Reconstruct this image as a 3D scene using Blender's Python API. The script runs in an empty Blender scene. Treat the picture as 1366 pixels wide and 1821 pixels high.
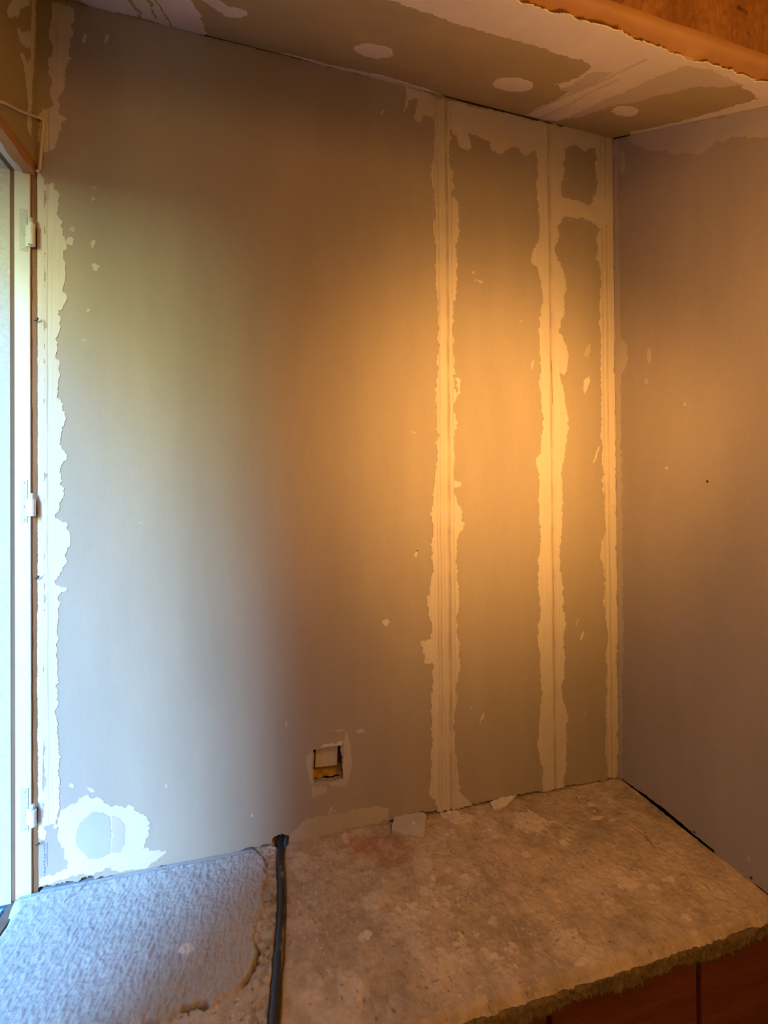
import bpy, bmesh, math, random
import numpy as np
from mathutils import Vector, Matrix
from mathutils.geometry import tessellate_polygon

# ------------------------------------------------------------------ camera, daylight, lamps, exposure
sc = bpy.context.scene
COL = sc.collection
cam_data = bpy.data.cameras.new('camera'); cam = bpy.data.objects.new('camera', cam_data); COL.objects.link(cam)
cam_data.sensor_fit = 'HORIZONTAL'; cam_data.sensor_width = 36.0; cam_data.lens = 708.06 / 1366 * 36.0
cam_data.clip_start = 0.01
R_ = Vector((0.97234129, -0.23343898, -0.00765886)); U_ = Vector((0.00596438, -0.00796384, 0.9999505)); F_ = Vector((0.23348842, 0.97233884, 0.00635125))
cam.matrix_world = Matrix(((R_.x, U_.x, -F_.x, -0.904727), (R_.y, U_.y, -F_.y, -0.94498), (R_.z, U_.z, -F_.z, 0.75), (0, 0, 0, 1)))
sc.camera = cam
sc.view_settings.view_transform = 'Standard'; sc.view_settings.look = 'None'
sc.view_settings.exposure = 0.0; sc.view_settings.gamma = 1.0; sc.view_settings.use_curve_mapping = False

SKY_BLUE = (0.07, 0.345, 1.0); TREE_GREEN = (0.54, 0.66, 0.38)
SKY_STRENGTH = 138.0; TREE_STRENGTH = 56.0; OFF_BAND_SKY = 0.006
LAMP_LOC = (-0.375, -0.66, 1.02); LAMP_POWER = 35.0; SPILL_POWER = 7.5; ROOM_FILL_POWER = 24.0
WARM = (1.0, 0.49, 0.125)
WIN_Y0, WIN_Y1, WIN_TOP = -0.0015, -1.00, 1.447       # window opening in the left wall

w = bpy.data.worlds.new('sky'); sc.world = w; w.use_nodes = True
nt = w.node_tree; nt.nodes.clear()
def N(nt, t, **kw):
    n = nt.nodes.new(t)
    for k, v in kw.items():
        if k == 'inp':
            for a, b in v.items(): n.inputs[a].default_value = b
        else: setattr(n, k, v)
    return n
L = lambda nt, a, b: nt.links.new(a, b)
geo = N(nt, 'ShaderNodeTexCoord'); sep = N(nt, 'ShaderNodeSeparateXYZ'); L(nt, geo.outputs['Generated'], sep.inputs[0])
def MR(src, a, b, c, d, smooth=True):
    m = N(nt, 'ShaderNodeMapRange', inp={1: a, 2: b, 3: c, 4: d}); m.interpolation_type = 'SMOOTHSTEP' if smooth else 'LINEAR'
    L(nt, src, m.inputs[0]); return m.outputs[0]
def MA(op, a, b):
    m = N(nt, 'ShaderNodeMath', operation=op)
    for i, v in enumerate((a, b)):
        if isinstance(v, (int, float)): m.inputs[i].default_value = v
        else: L(nt, v, m.inputs[i])
    return m.outputs[0]
# open sky above a line of trees; ground below; a bright band added towards -y shapes the daylight, other directions are dimmed
mix = N(nt, 'ShaderNodeMix', data_type='RGBA'); L(nt, MR(sep.outputs[2], 0.22, 0.58, 0, 1), mix.inputs[0])
mix.inputs[6].default_value = (*TREE_GREEN, 1); mix.inputs[7].default_value = (*SKY_BLUE, 1)
st = MR(sep.outputs[2], 0.15, 0.6, TREE_STRENGTH, SKY_STRENGTH)
st = MA('MULTIPLY', st, MR(sep.outputs[2], -0.06, 0.04, 0.05, 1.0))
hl = MA('SQRT', MA('ADD', MA('MULTIPLY', sep.outputs[0], sep.outputs[0]), MA('MULTIPLY', sep.outputs[1], sep.outputs[1])), 0)
az = MA('DIVIDE', sep.outputs[1], MA('MAXIMUM', hl, 0.001))
st = MA('MULTIPLY', st, MR(az, -0.755, -0.82, OFF_BAND_SKY, 1.0))
st = MA('MULTIPLY', st, MR(az, -0.86, -0.92, 1.0, 0.25))
bg = N(nt, 'ShaderNodeBackground'); L(nt, mix.outputs[2], bg.inputs[0]); L(nt, st, bg.inputs[1])
wo = N(nt, 'ShaderNodeOutputWorld'); L(nt, bg.outputs[0], wo.inputs[0])

def lamp(name, kind, loc, power, color, radius=0.03, aim=None, **kw):
    d = bpy.data.lights.new(name, kind); d.energy = power; d.color = color; d.shadow_soft_size = radius
    for k, v in kw.items(): setattr(d, k, v)
    o = bpy.data.objects.new(name, d); COL.objects.link(o); o.location = loc
    if aim: o.rotation_euler = (Vector(aim) - Vector(loc)).to_track_quat('-Z', 'Y').to_euler()
    return o
lamp('work_lamp', 'SPOT', LAMP_LOC, LAMP_POWER, WARM, 0.05, aim=(-0.36, 0, 0.92), spot_size=math.radians(102), spot_blend=1.0)
lamp('work_lamp_spill', 'POINT', LAMP_LOC, SPILL_POWER, WARM, 0.06)
lamp('room_fill', 'POINT', (-0.70, -2.0, 0.90), ROOM_FILL_POWER, (1.0, 0.475, 0.10), 0.25)  # unseen warm fill added behind the camera to lift the room

XL, ZC, SL = -1.397, 1.819, 0.755                      # left wall plane, ceiling height at the back wall, ceiling pitch
# ------------------------------------------------------------------ outlines in metres, measured on their own planes
# (back wall: x, z; right and left wall: y, z; ceiling and ledge: x, y)
SHAPES = {
 'seam_1': [[-0.6131,1.8189],[-0.6179,1.7797],[-0.6224,1.7532],[-0.6152,1.7521],[-0.6061,1.7853],[-0.5839,1.7948],[-0.5946,1.7497],[-0.5918,1.739],[-0.5755,1.7356],[-0.5649,1.7551],[-0.5499,1.7571],[-0.5379,1.7382],[-0.5336,1.7133],[-0.5415,1.6829],[-0.5464,1.6389],[-0.5483,1.5956],[-0.5426,1.5609],[-0.5399,1.5256],[-0.5448,1.4818],[-0.542,1.4537],[-0.5379,1.4114],[-0.5398,1.3682],[-0.5357,1.3116],[-0.5332,1.2547],[-0.5368,1.1972],[-0.5358,1.1402],[-0.5408,1.0828],[-0.5398,1.026],[-0.5403,0.969],[-0.5393,0.9122],[-0.5429,0.8553],[-0.5493,0.8127],[-0.5528,0.7561],[-0.5518,0.6996],[-0.5536,0.6572],[-0.5556,0.6009],[-0.5666,0.5451],[-0.5626,0.4886],[-0.5569,0.4601],[-0.5601,0.4364],[-0.5868,0.4316],[-0.581,0.4199],[-0.5768,0.3986],[-0.5799,0.3779],[-0.5576,0.3786],[-0.5564,0.3475],[-0.5614,0.2919],[-0.5589,0.2355],[-0.5625,0.1659],[-0.5599,0.1235],[-0.5649,0.0684],[-0.5621,0.0428],[-0.5503,0.0309],[-0.5475,0.0052],[-0.5129,0.0017],[-0.4945,0.0027],[-0.4511,0.005],[-0.4665,0.0234],[-0.4895,0.0487],[-0.4876,0.084],[-0.4935,0.1133],[-0.4991,0.171],[-0.4985,0.2278],[-0.492,0.2697],[-0.4947,0.3128],[-0.4851,0.3475],[-0.4818,0.3686],[-0.4845,0.4117],[-0.4902,0.4551],[-0.4851,0.5048],[-0.483,0.5692],[-0.4887,0.6124],[-0.4882,0.6697],[-0.4817,0.6983],[-0.4644,0.7239],[-0.4751,0.7485],[-0.4856,0.7773],[-0.4916,0.7988],[-0.493,0.816],[-0.4744,0.8205],[-0.4743,0.832],[-0.4913,0.8347],[-0.4923,0.8849],[-0.4949,0.9423],[-0.4942,1.0142],[-0.4878,1.0405],[-0.4752,1.0585],[-0.4733,1.0948],[-0.4841,1.0984],[-0.4861,1.0578],[-0.4937,1.0718],[-0.4916,1.1295],[-0.4927,1.1726],[-0.4954,1.2156],[-0.4919,1.2592],[-0.4852,1.3106],[-0.4815,1.3762],[-0.4826,1.4195],[-0.4777,1.4492],[-0.4757,1.4931],[-0.4752,1.5513],[-0.486,1.561],[-0.4872,1.5927],[-0.49,1.6284],[-0.4991,1.6411],[-0.5019,1.6767],[-0.4985,1.7064],[-0.4968,1.7271],[-0.4873,1.7451],[-0.4774,1.81],[-0.516,1.8095],[-0.5569,1.8141]],
 'top_band': [[-0.496,1.8085],[-0.4905,1.7342],[-0.4782,1.7253],[-0.4753,1.7041],[-0.4691,1.6952],[-0.4503,1.6903],[-0.4376,1.7018],[-0.4437,1.7254],[-0.4467,1.738],[-0.4261,1.7366],[-0.4102,1.7326],[-0.386,1.7274],[-0.3765,1.7026],[-0.3536,1.7044],[-0.3369,1.7138],[-0.3168,1.73],[-0.295,1.7225],[-0.2782,1.7077],[-0.2661,1.7224],[-0.2437,1.73],[-0.2265,1.7182],[-0.2133,1.8058],[-0.2856,1.8126],[-0.3851,1.8124]],
 'seam_2': [[-0.2617,1.8134],[-0.2522,1.7436],[-0.2442,1.684],[-0.2482,1.6373],[-0.2418,1.5925],[-0.2371,1.5473],[-0.2411,1.5008],[-0.2518,1.4686],[-0.2641,1.4485],[-0.261,1.4215],[-0.2456,1.4084],[-0.2356,1.3792],[-0.2309,1.3338],[-0.2437,1.2789],[-0.2458,1.2406],[-0.2412,1.1953],[-0.2384,1.1345],[-0.2457,1.1036],[-0.2374,1.0737],[-0.2347,1.0129],[-0.2406,0.9517],[-0.248,0.9059],[-0.2585,0.8875],[-0.2502,0.8604],[-0.2454,0.8301],[-0.2511,0.7847],[-0.2501,0.7241],[-0.2471,0.6787],[-0.253,0.6184],[-0.2521,0.5428],[-0.2475,0.4973],[-0.2549,0.4525],[-0.2539,0.3922],[-0.2479,0.3163],[-0.245,0.2708],[-0.2523,0.2265],[-0.2565,0.167],[-0.2619,0.1377],[-0.2538,0.099],[-0.249,0.0758],[-0.2478,0.0305],[-0.2446,0.003],[-0.1856,0.0021],[-0.1816,0.035],[-0.1707,0.0638],[-0.1699,0.1248],[-0.1731,0.1558],[-0.1693,0.1782],[-0.1792,0.233],[-0.1858,0.2719],[-0.1765,0.3091],[-0.1724,0.3546],[-0.1754,0.4009],[-0.1709,0.4772],[-0.1831,0.4933],[-0.1742,0.505],[-0.1775,0.5236],[-0.182,0.5852],[-0.1866,0.6467],[-0.1807,0.6925],[-0.178,0.7693],[-0.1755,0.8309],[-0.1787,0.8616],[-0.1694,0.9004],[-0.1598,0.9547],[-0.1556,1.0014],[-0.164,1.0474],[-0.1688,1.0935],[-0.1843,1.131],[-0.163,1.1326],[-0.1535,1.1721],[-0.1567,1.2107],[-0.1829,1.2469],[-0.17,1.2869],[-0.1624,1.3265],[-0.1582,1.3737],[-0.1666,1.4192],[-0.1806,1.4405],[-0.1892,1.4625],[-0.1798,1.5026],[-0.1848,1.5328],[-0.1704,1.5507],[-0.1664,1.5824],[-0.1696,1.6177],[-0.1708,1.6595],[-0.1616,1.6846],[-0.1593,1.724],[-0.1571,1.7604],[-0.1529,1.8114],[-0.1814,1.816]],
 'top_right_band': [[-0.1636,1.8152],[-0.1589,1.7569],[-0.1281,1.7728],[-0.1099,1.7703],[-0.0917,1.7614],[-0.073,1.778],[-0.0524,1.7823],[-0.043,1.7843],[-0.0255,1.8233],[-0.0909,1.8202]],
 'cross_band': [[-0.1927,1.6135],[-0.1695,1.6208],[-0.1391,1.6184],[-0.1027,1.617],[-0.0751,1.614],[-0.056,1.6492],[-0.0445,1.6672],[-0.0221,1.6473],[-0.0193,1.5756],[-0.046,1.5504],[-0.0571,1.5614],[-0.0849,1.5695],[-0.1124,1.5712],[-0.1308,1.5572],[-0.1488,1.5589],[-0.1612,1.5709],[-0.1758,1.5451],[-0.1935,1.5422]],
 'corner_band': [[-0.0539,1.8092],[-0.051,1.7459],[-0.0623,1.7356],[-0.0498,1.6902],[-0.056,1.6492],[-0.053,1.5939],[-0.0514,1.5703],[-0.0423,1.551],[-0.0575,1.5295],[-0.0523,1.4984],[-0.0584,1.4626],[-0.0491,1.4591],[-0.0438,1.4359],[-0.0465,1.3719],[-0.0473,1.3081],[-0.0444,1.2448],[-0.0473,1.1651],[-0.0446,1.0859],[-0.0478,0.9906],[-0.0453,0.8956],[-0.0442,0.8323],[-0.0394,0.769],[-0.0386,0.6898],[-0.0563,0.6271],[-0.0473,0.6032],[-0.0426,0.532],[-0.0398,0.4608],[-0.0311,0.4049],[-0.0411,0.3584],[-0.0382,0.2951],[-0.0432,0.2013],[-0.0426,0.1069],[-0.0398,0.0358],[-0.0308,0.0061],[-0.0063,0.0037],[-0.0045,0.1332],[-0.0019,0.6095],[0.0008,1.0888],[0.0025,1.4906],[0.003,1.8181],[-0.0255,1.8217]],
 'corner_strip': [[-1.3852,1.4253],[-1.3684,1.4342],[-1.3606,1.4183],[-1.3577,1.3608],[-1.3518,1.356],[-1.3518,1.327],[-1.3439,1.3049],[-1.3509,1.2923],[-1.346,1.2698],[-1.348,1.2347],[-1.3521,1.211],[-1.3441,1.2003],[-1.3512,1.1786],[-1.3601,1.1638],[-1.3562,1.1411],[-1.3612,1.1175],[-1.3614,1.0022],[-1.3516,0.9797],[-1.3467,0.9511],[-1.3527,0.9278],[-1.3587,0.8987],[-1.3528,0.8874],[-1.3449,0.8703],[-1.3528,0.8621],[-1.3588,0.8412],[-1.3579,0.8182],[-1.35,0.8068],[-1.351,0.7895],[-1.359,0.778],[-1.36,0.7608],[-1.3669,0.7551],[-1.3649,0.7471],[-1.3452,0.7377],[-1.3402,0.7145],[-1.3383,0.6972],[-1.3453,0.6859],[-1.3454,0.6571],[-1.3533,0.6401],[-1.3613,0.629],[-1.3652,0.612],[-1.3475,0.6054],[-1.3475,0.5974],[-1.3603,0.5912],[-1.3614,0.5432],[-1.3627,0.4291],[-1.3629,0.3152],[-1.3621,0.224],[-1.3603,0.1555],[-1.3653,0.1166],[-1.374,0.1296],[-1.3905,0.1248],[-1.389,0.4318],[-1.3872,0.8864]],
 'upper_corner_strip': [[-1.3657,1.8063],[-1.3377,1.8063],[-1.3368,1.762],[-1.3379,1.7265],[-1.341,1.7116],[-1.335,1.698],[-1.343,1.6877],[-1.3471,1.6539],[-1.3532,1.6233],[-1.3602,1.6041],[-1.3582,1.5813],[-1.3453,1.5726],[-1.3553,1.5564],[-1.3603,1.5344],[-1.3653,1.5078],[-1.3782,1.4958],[-1.3909,1.4909],[-1.3897,1.5833],[-1.3711,1.59],[-1.3709,1.6944],[-1.3747,1.7514]],
 'foot_patch': [[-1.3633,0.139],[-1.3564,0.1548],[-1.3415,0.1635],[-1.3265,0.1701],[-1.3114,0.1778],[-1.3044,0.1685],[-1.2942,0.1702],[-1.2809,0.1586],[-1.2706,0.1487],[-1.255,0.1483],[-1.2425,0.1378],[-1.2288,0.1401],[-1.2204,0.1268],[-1.2076,0.1197],[-1.2001,0.1088],[-1.1937,0.0993],[-1.197,0.0845],[-1.1959,0.0724],[-1.2046,0.0563],[-1.211,0.0457],[-1.1635,0.0337],[-1.1723,0.0235],[-1.1972,0.0073],[-1.2658,0.0125],[-1.3169,0.0177],[-1.3762,0.0091],[-1.3946,0.0087],[-1.3946,0.0244],[-1.3664,0.0296],[-1.3448,0.0329],[-1.3467,0.0504],[-1.3516,0.0685],[-1.3585,0.0892],[-1.3624,0.1104]],
 'foot_filler': [[-1.3166,0.1303],[-1.3065,0.1377],[-1.2943,0.1401],[-1.281,0.1354],[-1.2707,0.1254],[-1.2687,0.104],[-1.2677,0.0805],[-1.2699,0.0483],[-1.2863,0.0436],[-1.3067,0.0455],[-1.3188,0.0618],[-1.3288,0.0753],[-1.3327,0.0932],[-1.3297,0.1098],[-1.3236,0.1236]],
 'foot_filler2': [[-1.2665,0.1269],[-1.253,0.1186],[-1.2426,0.0991],[-1.2427,0.0639],[-1.2522,0.047],[-1.2668,0.0512],[-1.2646,0.0915]],
 'base_band': [[-0.9092,-0.0001],[-0.9003,0.0213],[-0.8876,0.0292],[-0.8684,0.0489],[-0.8296,0.047],[-0.7967,0.0449],[-0.7632,0.0481],[-0.7154,0.045],[-0.6764,0.0394],[-0.6709,0.0315],[-0.6725,0.0073],[-0.7432,0.0044],[-0.8234,-0.0001]],
 'rim_right': [[-0.7809,0.2106],[-0.7766,0.2393],[-0.77,0.2224],[-0.7635,0.1882],[-0.7611,0.1544],[-0.7667,0.122],[-0.7803,0.1069],[-0.7883,0.1069],[-0.8095,0.1118],[-0.8173,0.1197],[-0.7815,0.1231]],
 'rim_left': [[-0.8675,0.1903],[-0.8532,0.2051],[-0.8524,0.1267],[-0.8589,0.1252],[-0.8664,0.1576]],
 'rim_top': [[-0.8532,0.2051],[-0.8285,0.2121],[-0.8061,0.2128],[-0.7822,0.2108],[-0.7849,0.2045],[-0.8088,0.2053],[-0.8519,0.2023]],
 'under_a': [[-0.8564,0.117],[-0.8356,0.1187],[-0.82,0.1083],[-0.8227,0.0982],[-0.8462,0.097],[-0.854,0.0905]],
 'under_b': [[-0.8138,0.2442],[-0.786,0.2432],[-0.7726,0.2374],[-0.7954,0.2365]],
 'under_c': [[-0.7551,0.2351],[-0.7387,0.2383],[-0.7278,0.2301],[-0.747,0.2286]],
 'flecks': [[[-0.0808,1.2043],[-0.0901,1.1846],[-0.0991,1.175],[-0.1037,1.1797],[-0.1016,1.1966],[-0.0939,1.2179],[-0.0842,1.2335],[-0.0769,1.2362],[-0.0755,1.2247]],[[-0.0821,1.1091],[-0.0911,1.0917],[-0.1007,1.0835],[-0.1066,1.0882],[-0.1059,1.1036],[-0.099,1.1226],[-0.0891,1.1362],[-0.0808,1.1382],[-0.078,1.1275]],[[-1.2953,1.3171],[-1.2978,1.3104],[-1.3005,1.3072],[-1.3021,1.3088],[-1.302,1.3146],[-1.3001,1.3218],[-1.2974,1.3271],[-1.2951,1.328],[-1.2943,1.324]],[[-1.327,1.3424],[-1.3298,1.3383],[-1.3344,1.3367],[-1.3387,1.3384],[-1.3407,1.3427],[-1.3395,1.3474],[-1.3356,1.3505],[-1.3308,1.3504],[-1.3275,1.3473]],[[-1.2864,1.2698],[-1.2892,1.2656],[-1.2939,1.2641],[-1.2983,1.2659],[-1.3003,1.2703],[-1.2991,1.275],[-1.2951,1.2781],[-1.2903,1.2779],[-1.2868,1.2746]],[[-1.3322,1.3156],[-1.3357,1.3093],[-1.3412,1.3067],[-1.346,1.309],[-1.348,1.3151],[-1.3461,1.3222],[-1.3414,1.327],[-1.3359,1.3272],[-1.3323,1.3227]],[[-1.2909,1.4367],[-1.2929,1.4331],[-1.2957,1.4314],[-1.2982,1.4326],[-1.2991,1.436],[-1.298,1.44],[-1.2955,1.4429],[-1.2927,1.4431],[-1.2909,1.4407]],[[-1.2941,1.4129],[-1.2955,1.4099],[-1.2977,1.4086],[-1.2995,1.4096],[-1.3002,1.4123],[-1.2993,1.4155],[-1.2974,1.4177],[-1.2953,1.418],[-1.294,1.416]],[[-1.3039,1.1783],[-1.3052,1.1762],[-1.3072,1.1755],[-1.3091,1.1764],[-1.3099,1.1785],[-1.3093,1.1809],[-1.3075,1.1824],[-1.3054,1.1823],[-1.304,1.1807]],[[-1.3062,1.1137],[-1.308,1.1126],[-1.3117,1.1127],[-1.3155,1.114],[-1.3178,1.1159],[-1.3173,1.1174],[-1.3145,1.118],[-1.3105,1.1172],[-1.3072,1.1155]],[[-0.669,0.4843],[-0.6725,0.4791],[-0.6775,0.4775],[-0.6816,0.4803],[-0.683,0.4861],[-0.681,0.4922],[-0.6765,0.4958],[-0.6716,0.4952],[-0.6686,0.4906]],[[-0.5925,0.6501],[-0.5954,0.6445],[-0.599,0.6422],[-0.6014,0.6442],[-0.6017,0.6496],[-0.5995,0.6559],[-0.5961,0.6602],[-0.5929,0.6604],[-0.5914,0.6564]],[[-0.5881,0.659],[-0.5903,0.6578],[-0.5948,0.6582],[-0.5994,0.6601],[-0.602,0.6625],[-0.6014,0.6643],[-0.5978,0.6647],[-0.593,0.6635],[-0.5892,0.6612]],[[-0.4176,0.222],[-0.4221,0.2131],[-0.4266,0.2093],[-0.429,0.2122],[-0.4282,0.2207],[-0.4246,0.2306],[-0.4198,0.2374],[-0.4161,0.2379],[-0.4153,0.2318]],[[-0.4488,0.2509],[-0.4501,0.2494],[-0.4522,0.2493],[-0.4541,0.2504],[-0.4549,0.2523],[-0.4543,0.2541],[-0.4525,0.2549],[-0.4504,0.2544],[-0.4489,0.2528]],[[-0.5944,0.952],[-0.5966,0.9506],[-0.6011,0.9508],[-0.6057,0.9523],[-0.6083,0.9545],[-0.6077,0.9564],[-0.6041,0.957],[-0.5993,0.9561],[-0.5955,0.9541]],[[-0.6716,1.7383],[-0.6739,1.7328],[-0.6764,1.73],[-0.6779,1.7312],[-0.6778,1.7357],[-0.676,1.7416],[-0.6735,1.746],[-0.6713,1.7469],[-0.6706,1.7438]],[[-0.2608,1.1501],[-0.2646,1.1417],[-0.2681,1.1375],[-0.2697,1.1395],[-0.2687,1.1468],[-0.2655,1.156],[-0.2616,1.1627],[-0.2588,1.1639],[-0.2585,1.1589]],[[-0.2886,1.2627],[-0.2912,1.2611],[-0.2963,1.2609],[-0.3016,1.2622],[-0.3046,1.2644],[-0.3039,1.2664],[-0.2998,1.2674],[-0.2943,1.2668],[-0.2899,1.265]],[[-0.4314,1.3748],[-0.4331,1.3721],[-0.4354,1.3709],[-0.4372,1.3717],[-0.4378,1.3742],[-0.4368,1.3772],[-0.4347,1.3793],[-0.4325,1.3795],[-0.4312,1.3778]],[[-0.81,0.0545],[-0.8126,0.0486],[-0.8152,0.0461],[-0.8165,0.0481],[-0.8159,0.0536],[-0.8137,0.0601],[-0.811,0.0645],[-0.8089,0.0648],[-0.8085,0.0608]],[[-0.7983,0.0499],[-0.8005,0.0483],[-0.8047,0.0489],[-0.8088,0.0514],[-0.8109,0.0546],[-0.8101,0.0571],[-0.8067,0.0576],[-0.8023,0.0559],[-0.799,0.0529]],[[-1.2985,0.1836],[-1.3009,0.1817],[-1.3053,0.1824],[-1.3098,0.1853],[-1.3121,0.189],[-1.3113,0.1919],[-1.3077,0.1926],[-1.303,0.1907],[-1.2993,0.1872]],[[-1.3337,0.1983],[-1.3358,0.1955],[-1.3391,0.1952],[-1.3421,0.1975],[-1.3434,0.2013],[-1.3424,0.2048],[-1.3395,0.2065],[-1.3362,0.2055],[-1.3338,0.2022]],[[-1.1599,0.1685],[-1.1617,0.1662],[-1.1646,0.166],[-1.1673,0.1679],[-1.1684,0.1711],[-1.1675,0.1741],[-1.165,0.1755],[-1.162,0.1746],[-1.16,0.1718]],[[-0.9864,0.0749],[-0.9876,0.073],[-0.9893,0.0725],[-0.9907,0.0737],[-0.9912,0.076],[-0.9904,0.0783],[-0.9889,0.0796],[-0.9872,0.0792],[-0.9862,0.0774]],[[-0.9108,0.2708],[-0.9125,0.2672],[-0.9142,0.2656],[-0.9151,0.2669],[-0.9149,0.2703],[-0.9136,0.2743],[-0.9119,0.2771],[-0.9104,0.2772],[-0.91,0.2747]],[[-0.1063,0.1909],[-0.1082,0.1885],[-0.1108,0.1878],[-0.113,0.1893],[-0.1136,0.1921],[-0.1125,0.195],[-0.1101,0.1966],[-0.1075,0.1962],[-0.1061,0.1939]],[[-0.1126,0.4104],[-0.1167,0.4023],[-0.1204,0.3986],[-0.1221,0.4009],[-0.1211,0.4082],[-0.1176,0.4171],[-0.1135,0.4234],[-0.1106,0.4241],[-0.1102,0.419]],[[-0.0621,0.9101],[-0.0687,0.8946],[-0.0739,0.8868],[-0.0752,0.8903],[-0.072,0.9034],[-0.0658,0.92],[-0.0595,0.9324],[-0.056,0.9348],[-0.057,0.9259]],[[-0.1303,0.4458],[-0.1343,0.4377],[-0.138,0.434],[-0.1398,0.4363],[-0.1387,0.4436],[-0.1353,0.4525],[-0.1312,0.4587],[-0.1283,0.4595],[-0.1279,0.4544]],[[-0.4065,1.3535],[-0.41,1.352],[-0.4176,1.3522],[-0.4257,1.3538],[-0.4305,1.3561],[-0.4298,1.3581],[-0.424,1.3589],[-0.4157,1.3579],[-0.4088,1.3558]],[[-0.5511,0.1416],[-0.5547,0.1356],[-0.5593,0.1336],[-0.5627,0.1365],[-0.5633,0.143],[-0.5608,0.1499],[-0.5564,0.1541],[-0.5522,0.1537],[-0.5501,0.1487]],[[-1.2067,0.7346],[-1.208,0.7338],[-1.2106,0.7341],[-1.2133,0.7353],[-1.2148,0.7368],[-1.2145,0.738],[-1.2125,0.7382],[-1.2097,0.7374],[-1.2074,0.736]],[[-1.2682,1.7574],[-1.2705,1.7512],[-1.2731,1.748],[-1.2748,1.7493],[-1.2749,1.7546],[-1.2731,1.7613],[-1.2705,1.7663],[-1.2682,1.7673],[-1.2673,1.7638]],[[-1.3096,1.7473],[-1.3121,1.7403],[-1.3147,1.7368],[-1.3164,1.7382],[-1.3162,1.7441],[-1.3143,1.7515],[-1.3116,1.7571],[-1.3093,1.7583],[-1.3085,1.7544]]],
 'hole': [[-0.8519,0.2023],[-0.8285,0.2055],[-0.8062,0.2036],[-0.7849,0.2045],[-0.7838,0.1712],[-0.7828,0.1312],[-0.7801,0.1242],[-0.7961,0.1268],[-0.8291,0.1268],[-0.8511,0.1265]],
 'corner_strip_low': [[-1.3958,1.4577],[-1.3842,1.437],[-1.3852,0.8864],[-1.3871,0.4316],[-1.3896,0.1269],[-1.3819,0.1142],[-1.3858,0.098],[-1.3964,0.1057],[-1.3977,0.4327]],
 'bottom': [[-1.3985,0.0062],[-1.3169,0.0097],[-1.1833,-0.0076],[-1.1767,0.0017],[-1.126,-0.0006],[-1.0459,-0.0001],[-0.9624,0.0054],[-0.9452,0.0046],[-0.9427,0.0168],[-0.9315,0.0222],[-0.9179,0.0196],[-0.9066,0.0097],[-0.9017,-0.0028],[-0.8494,-0.0067],[-0.7432,-0.0036],[-0.6739,0.0008],[-0.6682,0.0065],[-0.5772,0.0091],[-0.5698,0.0092],[-0.5128,0.0074],[-0.4196,0.0052],[-0.3305,0.0072],[-0.2515,0.0057],[-0.1802,0.0043],[-0.0774,0.0027],[-0.012,0.0015]],
 'topgap': [[-1.3327,1.8196],[-1.2814,1.8204],[-1.218,1.8196],[-1.0841,1.8152],[-0.7844,1.8216],[-0.6161,1.8196],[-0.4013,1.8086],[-0.2856,1.8111],[0.003,1.8149]],
 'left_a': [[-0.015,1.7839],[-0.004,1.7978],[-0.006,1.7494],[-0.0099,1.6764],[-0.0155,1.6135],[-0.0212,1.5066],[-0.0282,1.509],[-0.028,1.5558],[-0.0331,1.5949],[-0.0398,1.6206],[-0.0514,1.6349],[-0.0448,1.6446],[-0.0278,1.6395],[-0.0189,1.6662],[-0.0188,1.6888],[-0.0312,1.669],[-0.0514,1.6566],[-0.061,1.6699],[-0.0546,1.6798],[-0.0447,1.6829],[-0.0187,1.7171],[-0.0169,1.7475]],
 'left_b': [[-0.0766,1.7109],[-0.0239,1.7782],[-0.0274,1.7569],[-0.0528,1.7196],[-0.0642,1.6895],[-0.0858,1.6609],[-0.0888,1.6696]],
 'left_c': [[-0.1066,1.4719],[-0.0921,1.4843],[-0.074,1.4949],[-0.0583,1.4912],[-0.0452,1.4863],[-0.0551,1.4749],[-0.0802,1.4639],[-0.1009,1.4584],[-0.1066,1.4548]],
 'c_main': [[-0.7938,-0.3507],[-0.7397,-0.3482],[-0.5896,-0.3364],[-0.474,-0.3401],[-0.3692,-0.3388],[-0.3552,-0.3256],[-0.3477,-0.2998],[-0.345,-0.2497],[-0.3566,-0.2213],[-0.3288,-0.2119],[-0.3079,-0.2085],[-0.2957,-0.1403],[-0.2881,-0.0535],[-0.2851,-0.0124],[-0.2438,-0.0139],[-0.2,-0.0245],[-0.1977,-0.1056],[-0.2065,-0.1706],[-0.1963,-0.2389],[-0.1809,-0.2661],[-0.1732,-0.3223],[-0.1675,-0.3674],[-0.1367,-0.3891],[-0.1202,-0.4127],[-0.0378,-0.3885],[-0.0209,-0.2701],[-0.0128,-0.0728],[0.0104,-0.05],[0.0151,-0.3008],[0.0126,-0.3802],[-0.0808,-0.4381],[-0.5952,-0.4411],[-0.6371,-0.4458]],
 'c_left': [[-1.1544,-0.1292],[-1.074,-0.175],[-1.0703,-0.1143],[-1.0756,-0.0082],[-1.0947,0.007],[-1.1542,0.0076],[-1.1707,-0.0013]],
 'c_left2': [[-1.3183,-0.0317],[-1.2112,-0.0928],[-1.2055,-0.0615],[-1.2097,-0.0087],[-1.2558,0.0014],[-1.3019,-0.0004]],
 'c_left3': [[-1.1891,-0.1095],[-1.159,-0.1266],[-1.1738,-0.002],[-1.2005,-0.0041]],
 'c_spot1': [[-1.0555,-0.1738],[-1.0399,-0.1542],[-1.0192,-0.1266],[-0.992,-0.1384],[-0.9745,-0.1604],[-0.9881,-0.1741],[-1.0124,-0.1745],[-1.0241,-0.1918]],
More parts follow.
